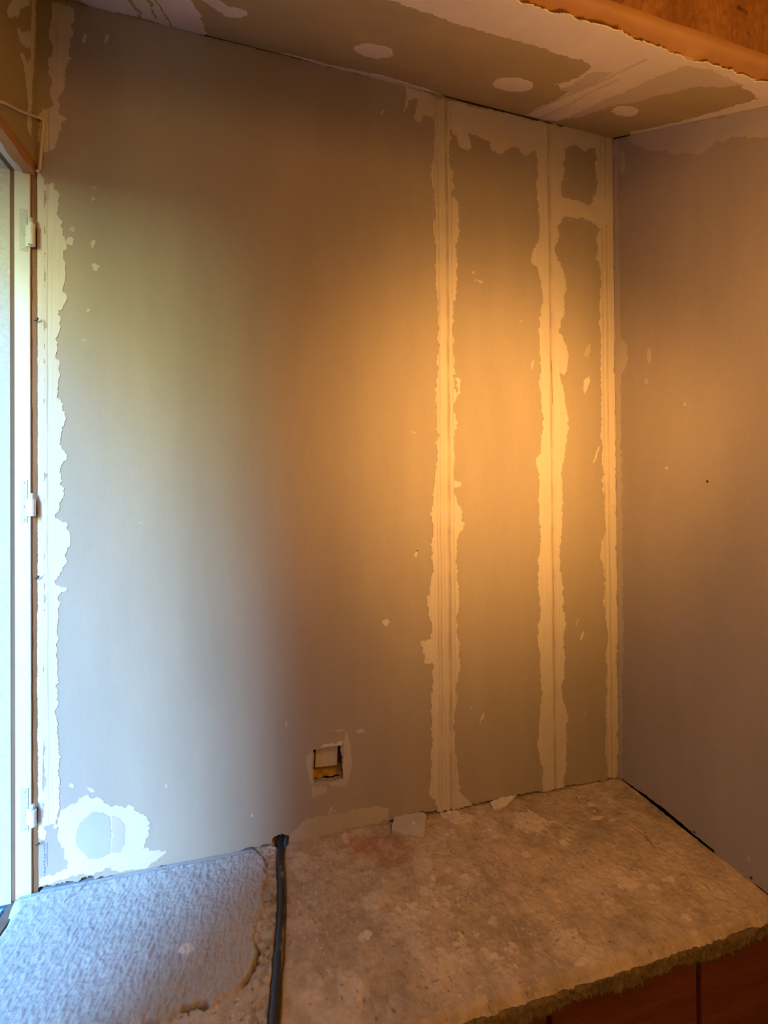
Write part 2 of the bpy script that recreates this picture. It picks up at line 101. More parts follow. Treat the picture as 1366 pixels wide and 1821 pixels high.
 'c_spot2': [[-0.6893,-0.1609],[-0.6898,-0.1477],[-0.6965,-0.1344],[-0.7085,-0.1232],[-0.7238,-0.1161],[-0.74,-0.1144],[-0.7543,-0.1182],[-0.7644,-0.1268],[-0.7687,-0.1387],[-0.767,-0.1519],[-0.7597,-0.1644],[-0.748,-0.1745],[-0.7336,-0.1809],[-0.7186,-0.1826],[-0.705,-0.1796],[-0.6947,-0.172]],
 'c_spot3': [[-0.3834,-0.188],[-0.3783,-0.1741],[-0.3795,-0.159],[-0.3874,-0.1451],[-0.4006,-0.1348],[-0.4172,-0.1299],[-0.4343,-0.1312],[-0.4489,-0.1386],[-0.4588,-0.1504],[-0.4627,-0.1648],[-0.4601,-0.1794],[-0.4518,-0.1921],[-0.4392,-0.2013],[-0.4239,-0.2057],[-0.4081,-0.2049],[-0.3939,-0.1987]],
 'c_spot4': [[-0.1244,-0.2053],[-0.1163,-0.1947],[-0.1125,-0.1833],[-0.1138,-0.1728],[-0.1202,-0.165],[-0.1305,-0.1612],[-0.1433,-0.1622],[-0.1562,-0.1676],[-0.1672,-0.1766],[-0.1746,-0.1875],[-0.1775,-0.1986],[-0.1756,-0.2084],[-0.1693,-0.2155],[-0.1596,-0.2189],[-0.1477,-0.2183],[-0.1354,-0.2135]],
 'c_edge': [[-0.9147,-0.0122],[-0.8385,-0.0133],[-0.7862,-0.014],[-0.7074,-0.0258],[-0.6232,-0.0236],[-0.5631,-0.0173],[-0.5085,0.0069],[-0.5492,0.021],[-0.6131,0.0097],[-0.7305,-0.0041],[-0.8378,-0.0028]],
 'c_smear': [[-0.19,-0.0556],[-0.2141,-0.1528],[-0.2318,-0.2604],[-0.2424,-0.3483],[-0.2475,-0.4163],[-0.2107,-0.427],[-0.1565,-0.4218],[-0.116,-0.416],[-0.1323,-0.3859],[-0.1632,-0.364],[-0.1686,-0.3184],[-0.1736,-0.2592],[-0.1901,-0.186],[-0.186,-0.111]],
 'c_smear2': [[-0.3431,-0.3161],[-0.314,-0.3318],[-0.2998,-0.2747],[-0.3021,-0.2048],[-0.335,-0.2109],[-0.3314,-0.2493]],
 'c_seam': [[-0.2851,-0.0124],[-0.2957,-0.1403],[-0.2998,-0.2747],[-0.3082,-0.3633],[-0.3128,-0.4037]],
 'c_seam2': [[-0.2438,-0.0139],[-0.2594,-0.1425],[-0.2781,-0.2581],[-0.285,-0.3149]],
 'c_crack': [[-1.1453,-0.1344],[-1.144,-0.0703],[-1.1453,-0.0008]],
 'r_top': [[-0.0548,1.7776],[-0.2539,1.6256],[-0.3898,1.5205],[-0.389,1.4588],[-0.3518,1.4944],[-0.3215,1.5249],[-0.2887,1.5445],[-0.2468,1.5537],[-0.2079,1.5921],[-0.1582,1.6419],[-0.1112,1.684],[-0.0776,1.7292],[-0.0546,1.7624]],
 'r_strip': [[-0.0091,1.8043],[-0.0227,1.7917],[-0.019,1.6681],[-0.0202,1.4772],[-0.0208,1.2401],[-0.0413,1.2125],[-0.0463,1.1673],[-0.0367,1.1477],[-0.0232,1.1368],[-0.0183,0.9258],[-0.0177,0.6114],[-0.0152,0.2972],[-0.0149,0.1405],[-0.0092,0.0039],[0.0026,0.0043],[0.0002,0.4501],[-0.0029,1.0879]],
 'r_spot1': [[-0.0445,1.7096],[-0.0434,1.6957],[-0.0407,1.6861],[-0.0368,1.6827],[-0.0326,1.6862],[-0.0289,1.696],[-0.0264,1.7102],[-0.0257,1.7259],[-0.0268,1.7399],[-0.0297,1.7495],[-0.0335,1.7527],[-0.0377,1.7489],[-0.0414,1.739],[-0.0438,1.725]],
 'r_spot2': [[-0.1188,1.1513],[-0.118,1.1428],[-0.1162,1.1365],[-0.1135,1.1336],[-0.1106,1.1347],[-0.108,1.1396],[-0.1063,1.1473],[-0.1058,1.1564],[-0.1065,1.1649],[-0.1084,1.1712],[-0.1111,1.1741],[-0.114,1.1729],[-0.1166,1.1679],[-0.1183,1.1602]],
 'r_spot3': [[-0.2065,1.0023],[-0.2062,1.0006],[-0.2057,0.9994],[-0.2048,0.9989],[-0.2039,0.9991],[-0.2031,1.0001],[-0.2026,1.0016],[-0.2024,1.0034],[-0.2026,1.005],[-0.2032,1.0063],[-0.204,1.0068],[-0.2049,1.0065],[-0.2057,1.0056],[-0.2063,1.004]],
 'r_spot4': [[-0.1606,0.8589],[-0.1603,0.8575],[-0.1592,0.8564],[-0.1577,0.8559],[-0.156,0.8561],[-0.1546,0.8569],[-0.1535,0.8582],[-0.1532,0.8598],[-0.1536,0.8612],[-0.1546,0.8623],[-0.1561,0.8628],[-0.1578,0.8626],[-0.1593,0.8618],[-0.1603,0.8604]],
 'r_spot5': [[-0.3294,0.0496],[-0.3304,0.0459],[-0.33,0.0422],[-0.3282,0.0399],[-0.3258,0.0399],[-0.3237,0.0422],[-0.3226,0.0458],[-0.323,0.0496],[-0.3248,0.0518],[-0.3272,0.0518]],
 'r_spot6': [[-0.1081,1.0885],[-0.1076,1.0856],[-0.1062,1.0835],[-0.1042,1.0827],[-0.102,1.0834],[-0.1,1.0855],[-0.0986,1.0885],[-0.0982,1.0918],[-0.0987,1.0948],[-0.1002,1.0969],[-0.1022,1.0976],[-0.1044,1.0969],[-0.1064,1.0948],[-0.1077,1.0918]],
 'r_bottom': [[0.0026,0.0043],[-0.1367,0.013],[-0.258,0.0071],[-0.2649,-0.0006],[-0.2921,-0.0017],[-0.3239,-0.0018],[-0.339,0.0049],[-0.372,0.0045]],
 'screw0': [[-0.2536,0.8181]],
 'screw1': [[-0.2144,0.0129]],
 'screw2': [[-0.3301,0.0105]],
 'screw3': [[-0.0784,0.0084]],
 'slab_edge': [[-0.9875,0.0099],[-0.9603,-0.0363],[-0.9489,-0.0806],[-0.958,-0.1162],[-0.9517,-0.1523],[-0.9606,-0.1715],[-0.9691,-0.1898],[-0.9604,-0.2294],[-0.9646,-0.2457],[-0.9731,-0.2681],[-0.9892,-0.2757],[-1.021,-0.2827],[-1.0605,-0.2836],[-1.1055,-0.2869],[-1.1543,-0.2937]],
 'conduit': [[-0.9258,0.0205],[-0.9259,-0.0449],[-0.9224,-0.1128],[-0.9225,-0.1704],[-0.9245,-0.22],[-0.9276,-0.2793],[-0.9302,-0.3301],[-0.9322,-0.3781]],
 'splats': [[[[-0.305,-0.0896],[-0.3213,-0.1051],[-0.3418,-0.1139],[-0.3612,-0.114],[-0.375,-0.1056],[-0.3796,-0.0905],[-0.3736,-0.0724],[-0.358,-0.0558],[-0.3366,-0.0457],[-0.3155,-0.0452],[-0.301,-0.0546],[-0.2973,-0.071]]],[[[-0.2807,-0.1523],[-0.2867,-0.1573],[-0.2943,-0.1601],[-0.3015,-0.1599],[-0.3066,-0.157],[-0.3081,-0.1519],[-0.3056,-0.1461],[-0.2998,-0.1411],[-0.292,-0.1382],[-0.2846,-0.1382],[-0.2795,-0.1413],[-0.2781,-0.1465]]],[[[-0.7623,-0.2459],[-0.7651,-0.25],[-0.7707,-0.2521],[-0.7777,-0.2517],[-0.7842,-0.2488],[-0.7885,-0.2442],[-0.7895,-0.2392],[-0.7869,-0.2349],[-0.7813,-0.2327],[-0.7741,-0.2331],[-0.7675,-0.2361],[-0.7632,-0.2408]]],[[[-1.0665,-0.196],[-1.0672,-0.2003],[-1.0713,-0.2026],[-1.0775,-0.2022],[-1.0843,-0.1993],[-1.09,-0.1947],[-1.0929,-0.1894],[-1.0923,-0.185],[-1.0883,-0.1826],[-1.0819,-0.1829],[-1.0749,-0.1859],[-1.0693,-0.1907]]],[[[-0.392,-0.1604],[-0.3966,-0.1652],[-0.402,-0.1682],[-0.4071,-0.1685],[-0.4103,-0.1661],[-0.411,-0.1616],[-0.4088,-0.1562],[-0.4044,-0.1513],[-0.3988,-0.1482],[-0.3936,-0.1478],[-0.3903,-0.1503],[-0.3897,-0.1549]]],[[[-0.2213,-0.2772],[-0.2311,-0.2835],[-0.2434,-0.2868],[-0.2549,-0.2862],[-0.2627,-0.2819],[-0.2649,-0.2751],[-0.2607,-0.2674],[-0.2511,-0.2609],[-0.2386,-0.2574],[-0.2265,-0.2579],[-0.2184,-0.2624],[-0.2166,-0.2695]]],[[[-0.175,-0.2681],[-0.1828,-0.2714],[-0.195,-0.2722],[-0.2084,-0.2702],[-0.2195,-0.2661],[-0.2253,-0.2608],[-0.2244,-0.2558],[-0.2168,-0.2523],[-0.2045,-0.2515],[-0.1908,-0.2534],[-0.1795,-0.2577],[-0.1737,-0.2631]]],[[[-0.1927,-0.2943],[-0.1981,-0.2979],[-0.2043,-0.2999],[-0.2097,-0.2998],[-0.2129,-0.2977],[-0.213,-0.2942],[-0.21,-0.29],[-0.2046,-0.2864],[-0.1983,-0.2843],[-0.1928,-0.2843],[-0.1896,-0.2865],[-0.1895,-0.2902]]],[[[-0.1363,-0.2869],[-0.1413,-0.2889],[-0.1491,-0.2893],[-0.1576,-0.288],[-0.1645,-0.2854],[-0.1681,-0.2822],[-0.1673,-0.2792],[-0.1624,-0.2771],[-0.1545,-0.2767],[-0.1459,-0.278],[-0.1389,-0.2806],[-0.1354,-0.2839]]],[[[-0.1851,-0.3555],[-0.1903,-0.3585],[-0.1965,-0.36],[-0.202,-0.3597],[-0.2054,-0.3578],[-0.2059,-0.3546],[-0.2032,-0.3511],[-0.198,-0.3481],[-0.1918,-0.3465],[-0.1861,-0.3467],[-0.1827,-0.3487],[-0.1823,-0.352]]],[[[-0.1417,-0.0687],[-0.1461,-0.0716],[-0.1523,-0.073],[-0.1587,-0.0725],[-0.1634,-0.0703],[-0.1654,-0.0668],[-0.164,-0.063],[-0.1596,-0.06],[-0.1534,-0.0585],[-0.147,-0.059],[-0.1421,-0.0614],[-0.1402,-0.0649]]],[[[-0.1557,-0.1141],[-0.1603,-0.1157],[-0.1686,-0.1157],[-0.1784,-0.114],[-0.1872,-0.111],[-0.1925,-0.1076],[-0.193,-0.1047],[-0.1885,-0.103],[-0.1802,-0.1031],[-0.1703,-0.1048],[-0.1615,-0.1078],[-0.1561,-0.1112]]],[[[-0.1281,-0.1266],[-0.1316,-0.1285],[-0.137,-0.1291],[-0.1429,-0.1284],[-0.1476,-0.1265],[-0.1499,-0.1239],[-0.1492,-0.1213],[-0.1457,-0.1194],[-0.1403,-0.1187],[-0.1344,-0.1194],[-0.1296,-0.1214],[-0.1273,-0.124]]],[[[-0.5328,-0.2777],[-0.5383,-0.2825],[-0.547,-0.2848],[-0.5566,-0.284],[-0.5647,-0.2804],[-0.5692,-0.2748],[-0.5688,-0.2687],[-0.5635,-0.2638],[-0.5547,-0.2613],[-0.5448,-0.262],[-0.5365,-0.2658],[-0.5321,-0.2716]]],[[[-0.3861,-0.3391],[-0.3945,-0.3438],[-0.4076,-0.3453],[-0.4221,-0.3435],[-0.4342,-0.3388],[-0.4408,-0.3323],[-0.4401,-0.3258],[-0.432,-0.3209],[-0.4187,-0.3191],[-0.4037,-0.3209],[-0.3912,-0.3259],[-0.3848,-0.3326]]],[[[-0.3758,-0.3651],[-0.382,-0.3681],[-0.3919,-0.3689],[-0.4029,-0.3674],[-0.4122,-0.3639],[-0.4173,-0.3594],[-0.4169,-0.3549],[-0.4109,-0.3519],[-0.401,-0.3509],[-0.3897,-0.3525],[-0.3802,-0.3561],[-0.3752,-0.3607]]],[[[-0.4174,-0.3725],[-0.4215,-0.3745],[-0.4283,-0.375],[-0.4361,-0.3739],[-0.4428,-0.3714],[-0.4466,-0.3683],[-0.4465,-0.3653],[-0.4425,-0.3633],[-0.4356,-0.3627],[-0.4277,-0.3639],[-0.421,-0.3664],[-0.4172,-0.3695]]],[[[-0.5224,-0.3288],[-0.5323,-0.3354],[-0.5491,-0.3376],[-0.5686,-0.3351],[-0.5858,-0.3285],[-0.5963,-0.3195],[-0.5973,-0.3103],[-0.5881,-0.3033],[-0.571,-0.3007],[-0.5506,-0.3032],[-0.5327,-0.3102],[-0.5224,-0.3196]]],[[[-0.5806,-0.3005],[-0.5882,-0.308],[-0.6001,-0.3117],[-0.6132,-0.3109],[-0.6244,-0.3057],[-0.6306,-0.2975],[-0.6303,-0.2882],[-0.6232,-0.2804],[-0.6111,-0.2762],[-0.5973,-0.277],[-0.5857,-0.2825],[-0.5796,-0.2912]]],[[[-0.507,-0.1773],[-0.5116,-0.1816],[-0.5192,-0.1836],[-0.5277,-0.1829],[-0.535,-0.1796],[-0.5391,-0.1747],[-0.5389,-0.1694],[-0.5344,-0.1651],[-0.5268,-0.1629],[-0.518,-0.1636],[-0.5106,-0.167],[-0.5066,-0.172]]],[[[-0.5424,-0.1792],[-0.5457,-0.183],[-0.5508,-0.1851],[-0.5564,-0.1849],[-0.5609,-0.1826],[-0.5632,-0.1786],[-0.5627,-0.1742],[-0.5594,-0.1703],[-0.5543,-0.1682],[-0.5486,-0.1683],[-0.544,-0.1707],[-0.5417,-0.1747]]],[[[-0.4605,-0.0376],[-0.4685,-0.044],[-0.4827,-0.0465],[-0.4995,-0.0445],[-0.5145,-0.0385],[-0.5238,-0.0301],[-0.5249,-0.0215],[-0.5173,-0.0149],[-0.503,-0.0122],[-0.4857,-0.0142],[-0.4703,-0.0204],[-0.4611,-0.029]]],[[[-0.4927,-0.0163],[-0.4986,-0.0215],[-0.5095,-0.0236],[-0.5222,-0.0222],[-0.5337,-0.0175],[-0.5408,-0.0109],[-0.5417,-0.004],[-0.5359,0.0013],[-0.525,0.0036],[-0.512,0.0022],[-0.5003,-0.0026],[-0.4932,-0.0094]]],[[[-0.4398,-0.0807],[-0.4428,-0.0843],[-0.4466,-0.0864],[-0.4504,-0.0866],[-0.453,-0.0848],[-0.4539,-0.0815],[-0.4527,-0.0775],[-0.4498,-0.0738],[-0.4459,-0.0716],[-0.4421,-0.0714],[-0.4394,-0.0732],[-0.4386,-0.0766]]],[[[-0.5426,-0.0703],[-0.5447,-0.0732],[-0.5479,-0.0748],[-0.5514,-0.0748],[-0.5543,-0.0732],[-0.5557,-0.0704],[-0.5553,-0.0672],[-0.5532,-0.0643],[-0.5499,-0.0626],[-0.5464,-0.0626],[-0.5435,-0.0642],[-0.5421,-0.0671]]],[[[-0.7721,-0.0213],[-0.7745,-0.0305],[-0.7783,-0.0366],[-0.7824,-0.0382],[-0.7858,-0.0348],[-0.7876,-0.0272],[-0.7873,-0.0175],[-0.785,-0.008],[-0.7812,-0.0015],[-0.777,0.0003],[-0.7735,-0.0034],[-0.7717,-0.0113]]],[[[-0.4686,-0.3927],[-0.4701,-0.3939],[-0.4721,-0.3945],[-0.4741,-0.3945],[-0.4756,-0.3937],[-0.4761,-0.3924],[-0.4755,-0.391],[-0.474,-0.3898],[-0.472,-0.3892],[-0.47,-0.3892],[-0.4685,-0.39],[-0.468,-0.3913]]],[[[-0.2716,-0.4335],[-0.2731,-0.4343],[-0.2749,-0.4347],[-0.2765,-0.4347],[-0.2775,-0.4341],[-0.2776,-0.4332],[-0.2768,-0.4322],[-0.2753,-0.4314],[-0.2735,-0.4309],[-0.2719,-0.431],[-0.2709,-0.4316],[-0.2708,-0.4325]]],[[[-0.6122,-0.1645],[-0.6144,-0.1678],[-0.6179,-0.1698],[-0.6216,-0.1699],[-0.6246,-0.1682],[-0.6261,-0.1649],[-0.6257,-0.1611],[-0.6234,-0.1577],[-0.62,-0.1557],[-0.6162,-0.1555],[-0.6132,-0.1574],[-0.6117,-0.1606]]],[[[-0.5775,-0.2226],[-0.5921,-0.2338],[-0.6189,-0.2377],[-0.6509,-0.2335],[-0.6805,-0.2224],[-0.7003,-0.2069],[-0.7048,-0.1909],[-0.6922,-0.1786],[-0.665,-0.1737],[-0.6306,-0.1779],[-0.5992,-0.1901],[-0.5798,-0.2066]]]],
 'red': [[[-0.614,-0.0771],[-0.6323,-0.0944],[-0.6675,-0.1009],[-0.7105,-0.0957],[-0.7511,-0.0801],[-0.7796,-0.0576],[-0.7882,-0.0335],[-0.7732,-0.0143],[-0.7374,-0.0057],[-0.6905,-0.0109],[-0.6466,-0.0285],[-0.6187,-0.053]],[[-0.7028,-0.0628],[-0.7137,-0.0801],[-0.7341,-0.0891],[-0.7588,-0.088],[-0.7817,-0.0772],[-0.7974,-0.0592],[-0.8016,-0.0381],[-0.7923,-0.0195],[-0.7716,-0.0088],[-0.7449,-0.0095],[-0.7202,-0.0216],[-0.7049,-0.0414]],[[-0.6402,-0.1161],[-0.6503,-0.1264],[-0.6699,-0.1307],[-0.6938,-0.1281],[-0.7161,-0.1192],[-0.7311,-0.1063],[-0.7348,-0.0925],[-0.7258,-0.0816],[-0.706,-0.0766],[-0.6808,-0.0792],[-0.6575,-0.0887],[-0.6426,-0.1023]]],
 'crack2': [[-0.1114,-0.1381],[-0.0992,-0.1813],[-0.1155,-0.2249],[-0.0946,-0.2594],[-0.0981,-0.2925],[-0.0932,-0.3191],[-0.0899,-0.3461],[-0.0723,-0.3728]],
 'crack3': [[-1.3764,0.0102],[-1.3454,0.0077],[-1.3109,0.0095],[-1.2904,0.0098],[-1.236,0.0043],[-1.2085,0.0016]],
 'crack4': [[-1.3051,0.0081],[-1.3122,0.0007],[-1.3153,-0.015],[-1.3267,-0.0328],[-1.3306,-0.0389]],
 'offcut': [[-0.6595,0.0011],[-0.6726,-0.0327],[-0.6049,-0.0664],[-0.5806,-0.0094],[-0.5849,-0.0008]],
 'shard': [[-0.4032,-0.005],[-0.4046,-0.0248],[-0.3871,-0.0272],[-0.3395,-0.0065],[-0.3252,0.0006],[-0.3707,0.0014]],
}
HINGES = [(1.3698, 1.2857, 1.338, 1.2947), (0.8253, 0.7386, 0.7859, 0.752), (0.21, 0.1253, 0.1684, 0.1371)]
NAILS = [1.1462, 0.6272, 0.0947]
CRUMB_SPOTS = [(-0.4458, -0.0809, 0.0035, 'small cream plaster crumb left of the big round plaster splat'), (-0.5483, -0.0672, 0.003, 'small cream plaster crumb between the offcut and the big splat'), (-0.1618, -0.0896, 0.003, 'thin pale crumb near the back right corner of the ledge'), (-0.1621, -0.0361, 0.003, 'tiny crumb at the foot of the second seam')]

# ------------------------------------------------------------------ helpers
def tag(o, label=None, cat=None, group=None, kind=None):
    if label: o['label'] = label
    if cat: o['category'] = cat
    if group: o['group'] = group
    if kind: o['kind'] = kind
    return o

def link_mesh(name, verts, faces, mat, parent=None, smooth=False, origin=None):
    me = bpy.data.meshes.new(name)
    if origin is not None:
        o3 = Vector(origin); verts = [tuple(Vector(v) - o3) for v in verts]
    me.from_pydata([tuple(map(float, v)) for v in verts], [], faces); me.validate(); me.update()
    if smooth: me.polygons.foreach_set('use_smooth', [True] * len(me.polygons))
    me.materials.append(mat)
    o = bpy.data.objects.new(name, me); COL.objects.link(o)
    if origin is not None: o.location = origin
    if parent: o.parent = parent; o.matrix_parent_inverse = Matrix.Translation(-Vector(parent.location))
    return o

def bm_obj(name, bm, mat, parent=None, smooth=False, origin=None):
    bmesh.ops.recalc_face_normals(bm, faces=bm.faces)
    if origin is not None: bmesh.ops.translate(bm, vec=-Vector(origin), verts=bm.verts)
    me = bpy.data.meshes.new(name); bm.to_mesh(me); bm.free()
    if smooth: me.polygons.foreach_set('use_smooth', [True] * len(me.polygons))
    me.materials.append(mat)
    o = bpy.data.objects.new(name, me); COL.objects.link(o)
    if origin is not None: o.location = origin
    if parent: o.parent = parent; o.matrix_parent_inverse = Matrix.Translation(-Vector(parent.location))
    return o

def box(bm, a, b, bevel=0.0, rot=None):
    lo = [min(p, q) for p, q in zip(a, b)]; hi = [max(p, q) for p, q in zip(a, b)]
    c = Vector([(p + q) / 2 for p, q in zip(lo, hi)]); s = [q - p for p, q in zip(lo, hi)]
    r = bmesh.ops.create_cube(bm, size=1.0); vs = r['verts']
    for v in vs: v.co = Vector([v.co[i] * s[i] for i in range(3)])
    if bevel:
        es = list({e for v in vs for e in v.link_edges})
        rr = bmesh.ops.bevel(bm, geom=es, offset=bevel, segments=2, profile=0.7, affect='EDGES'); vs = list({v for f in rr['faces'] for v in f.verts} | {v for v in vs if v.is_valid})
    if rot is not None:
        for v in vs: v.co = rot @ v.co
    for v in vs: v.co += c
    return vs

def tube(bm, pts, rad, seg=10, cap=True):
    rings = []
    for i, p in enumerate(pts):
        p = Vector(p); a = Vector(pts[max(i - 1, 0)]); b = Vector(pts[min(i + 1, len(pts) - 1)])
        t = (b - a).normalized(); up = Vector((0, 0, 1)) if abs(t.z) < 0.9 else Vector((1, 0, 0))
        u = t.cross(up).normalized(); v = u.cross(t)
        r = rad[i] if isinstance(rad, (list, tuple)) else rad
        rings.append([bm.verts.new(p + r * (math.cos(k * 2 * math.pi / seg) * u + math.sin(k * 2 * math.pi / seg) * v)) for k in range(seg)])
    for A, B in zip(rings, rings[1:]):
        for k in range(seg): bm.faces.new((A[k], A[(k + 1) % seg], B[(k + 1) % seg], B[k]))
    if cap: bm.faces.new(rings[0][::-1]); bm.faces.new(rings[-1])

def spline(pts, n=8):
    out = []
    P = [Vector(p) for p in pts]
    for i in range(len(P) - 1):
        p0 = P[max(i - 1, 0)]; p1 = P[i]; p2 = P[i + 1]; p3 = P[min(i + 2, len(P) - 1)]
        for k in range(n):
            t = k / n
            out.append(0.5 * ((2 * p1) + (p2 - p0) * t + (2 * p0 - 5 * p1 + 4 * p2 - p3) * t * t + (3 * p1 - p0 - 3 * p2 + p3) * t ** 3))
    out.append(P[-1]); return out

def ragged(pts, amp, seed, closed=True, minlen=0.0022):
    """Broken, trowelled edge: fractal midpoint displacement of an outline."""
    rnd = random.Random(seed); out = []
    def sub(a, b, d):
        l = math.dist(a, b)
        if l < minlen or d > 9: out.append(a); return
        nx, ny = -(b[1] - a[1]) / l, (b[0] - a[0]) / l
        k = rnd.gauss(0, 1) * min(amp, l * 0.16)
        m = ((a[0] + b[0]) / 2 + nx * k, (a[1] + b[1]) / 2 + ny * k)
        sub(a, m, d + 1); sub(m, b, d + 1)
    n = len(pts)
    for i in range(n if closed else n - 1): sub(tuple(pts[i]), tuple(pts[(i + 1) % n]), 0)
    if not closed: out.append(tuple(pts[-1]))
    return out

def to_back(u, v, h): return (u, -h, v)
def to_right(u, v, h): return (-h, u, v)
def to_left(u, v, h): return (XL + h, u, v)
CN = Vector((0, SL, -1)).normalized()
def to_ceiling(u, v, h): return tuple(Vector((u, v, ZC + SL * v)) + CN * h)
def to_ledge(u, v, h): return (u, v, h)

def sheet(name, outline, f3, h0, h1, mat, parent=None, holes=(), origin=None):
    """A plate with an arbitrary outline (and holes) from height h0 to h1 over a plane."""
    loops = [list(outline)] + [list(h) for h in holes]
    flat = [p for l in loops for p in l]; n = len(flat)
    tris = tessellate_polygon([[Vector((p[0], p[1], 0)) for p in l] for l in loops])
    verts = [f3(p[0], p[1], h1) for p in flat] + [f3(p[0], p[1], h0) for p in flat]
    faces = []
    for t in tris:
        faces.append(tuple(t)); faces.append(tuple(i + n for i in reversed(t)))
    k = 0
    for l in loops:
        m = len(l)
        for i in range(m):
            a, b = k + i, k + (i + 1) % m
            faces.append((a, b, b + n, a + n))
        k += m
    bm = bmesh.new(); vs = [bm.verts.new(v) for v in verts]
    for fc in faces:
        try: bm.faces.new([vs[i] for i in fc])
        except ValueError: pass
    return bm_obj(name, bm, mat, parent, origin=origin)

def patch(name, key, f3, h, mat, parent, amp=0.0025, seed=1, label=None):
    o = sheet(name, ragged(SHAPES[key], amp, seed), f3, -0.0005, h, mat, parent)
    if label: o['label'] = label
    return o

# ------------------------------------------------------------------ materials
def new_mat(name, rough=0.85, spec=0.25):
    m = bpy.data.materials.new(name); m.use_nodes = True; t = m.node_tree
    b = t.nodes['Principled BSDF']; b.inputs['Roughness'].default_value = rough; b.inputs['Specular IOR Level'].default_value = spec
    return m, t, b
def noise(t, scale, detail=4, rough=0.6, stretch=(1, 1, 1), coord=None):
    tc = N(t, 'ShaderNodeTexCoord'); mp = N(t, 'ShaderNodeMapping'); mp.inputs['Scale'].default_value = stretch
    L(t, coord or tc.outputs['Object'], mp.inputs[0])
    n = N(t, 'ShaderNodeTexNoise'); n.inputs['Scale'].default_value = scale; n.inputs['Detail'].default_value = detail; n.inputs['Roughness'].default_value = rough
    L(t, mp.outputs[0], n.inputs['Vector']); return n.outputs['Fac']
def ramp(t, src, stops):
    r = N(t, 'ShaderNodeValToRGB'); e = r.color_ramp.elements
    while len(e) < len(stops): e.new(0.5)
    for i, (p, c) in enumerate(stops): e[i].position = p; e[i].color = (*c, 1) if len(c) == 3 else c
    L(t, src, r.inputs[0]); return r.outputs[0]
def mixc(t, fac, a, b, mode='MIX'):
    m = N(t, 'ShaderNodeMix', data_type='RGBA', blend_type=mode)
    for s, v in ((0, fac), (6, a), (7, b)):
        if isinstance(v, (int, float)): m.inputs[s].default_value = v
        elif isinstance(v, tuple): m.inputs[s].default_value = (*v, 1)
        else: L(t, v, m.inputs[s])
    return m.outputs[2]
def maprange(t, src, a, b, c, d):
    m = N(t, 'ShaderNodeMapRange', inp={1: a, 2: b, 3: c, 4: d}); L(t, src, m.inputs[0]); return m.outputs[0]
def math_(t, op, a, b=None):
    m = N(t, 'ShaderNodeMath', operation=op)
    for i, v in enumerate((a, b)):
        if v is None: continue
        if isinstance(v, (int, float)): m.inputs[i].default_value = v
        else: L(t, v, m.inputs[i])
    return m.outputs[0]
def bump(t, b, src, dist, strength=1.0, prev=None):
    n = N(t, 'ShaderNodeBump'); n.inputs['Distance'].default_value = dist; n.inputs['Strength'].default_value = strength
    L(t, src, n.inputs['Height'])
    if prev is not None: L(t, prev, n.inputs['Normal'])
    L(t, n.outputs[0], b.inputs['Normal']); return n.outputs[0]

def board_paper(name, col, flecks=True, stretch=(1, 1, 0.25)):
    """Raw plasterboard: grey-beige card with mottling, faint vertical fibre and stray plaster specks."""
    m, t, b = new_mat(name, 0.8, 0.2)
    d = tuple(c * 0.90 for c in col); l = tuple(min(1, c * 1.08) for c in col)
    c = ramp(t, noise(t, 6, 5, 0.6, stretch), [(0.3, d), (0.7, l)])
    c = mixc(t, maprange(t, noise(t, 160, 3, 0.7, stretch), 0.35, 0.65, 0.0, 0.16), c, tuple(x * 0.8 for x in col))
    if flecks:
        f = maprange(t, noise(t, 55, 2, 0.4), 0.795, 0.82, 0, 0.6)
        c = mixc(t, f, c, (0.6, 0.55, 0.48))
    L(t, c, b.inputs['Base Color'])
    n1 = bump(t, b, noise(t, 9, 3), 0.002, 0.35)
    bump(t, b, noise(t, 260, 3), 0.0003, 0.35, n1)
    return m

def compound(name, col, axis_scale=(30, 30, 1.3), grooves=(), strength=0.5):
    """Dry joint compound with trowel drag lines; grooves = positions across the band (x, half-width, depth)."""
    m, t, b = new_mat(name, 0.75, 0.25)
    c = ramp(t, noise(t, 3.5, 4, 0.55, (1, 1, 0.6)), [(0.3, tuple(x * 0.9 for x in col)), (0.7, tuple(min(1, x * 1.06) for x in col))])
    drag = noise(t, 5, 4, 0.6, axis_scale)
    c = mixc(t, maprange(t, drag, 0.35, 0.62, 0.22, 0.0), c, tuple(x * 0.72 for x in col))
    tc = N(t, 'ShaderNodeTexCoord'); sp = N(t, 'ShaderNodeSeparateXYZ'); L(t, tc.outputs['Object'], sp.inputs[0])
    h = drag
    for gx, hw, dep, darken in grooves:
        wob = math_(t, 'MULTIPLY', math_(t, 'SUBTRACT', noise(t, 5, 4, 0.65, (0, 0, 1)), 0.5), 0.012)
        dd = math_(t, 'ABSOLUTE', math_(t, 'ADD', math_(t, 'SUBTRACT', sp.outputs[0], gx), wob))
        g = maprange(t, dd, hw, 0.0, 0, 1)
        br = maprange(t, noise(t, 7, 3, 0.6, (0, 0, 1.2)), 0.38, 0.55, 0.35, 1)
        g = math_(t, 'MULTIPLY', g, br)
        h = math_(t, 'SUBTRACT', h, math_(t, 'MULTIPLY', g, dep))
        c = mixc(t, math_(t, 'MULTIPLY', g, darken), c, tuple(x * k for x, k in zip(col, (0.58, 0.5, 0.38))))  # groove line drawn darker and browner than the band
    L(t, c, b.inputs['Base Color'])
    n1 = bump(t, b, h, 0.0022, strength)
    bump(t, b, noise(t, 140, 3), 0.0004, 0.5, n1)
    return m

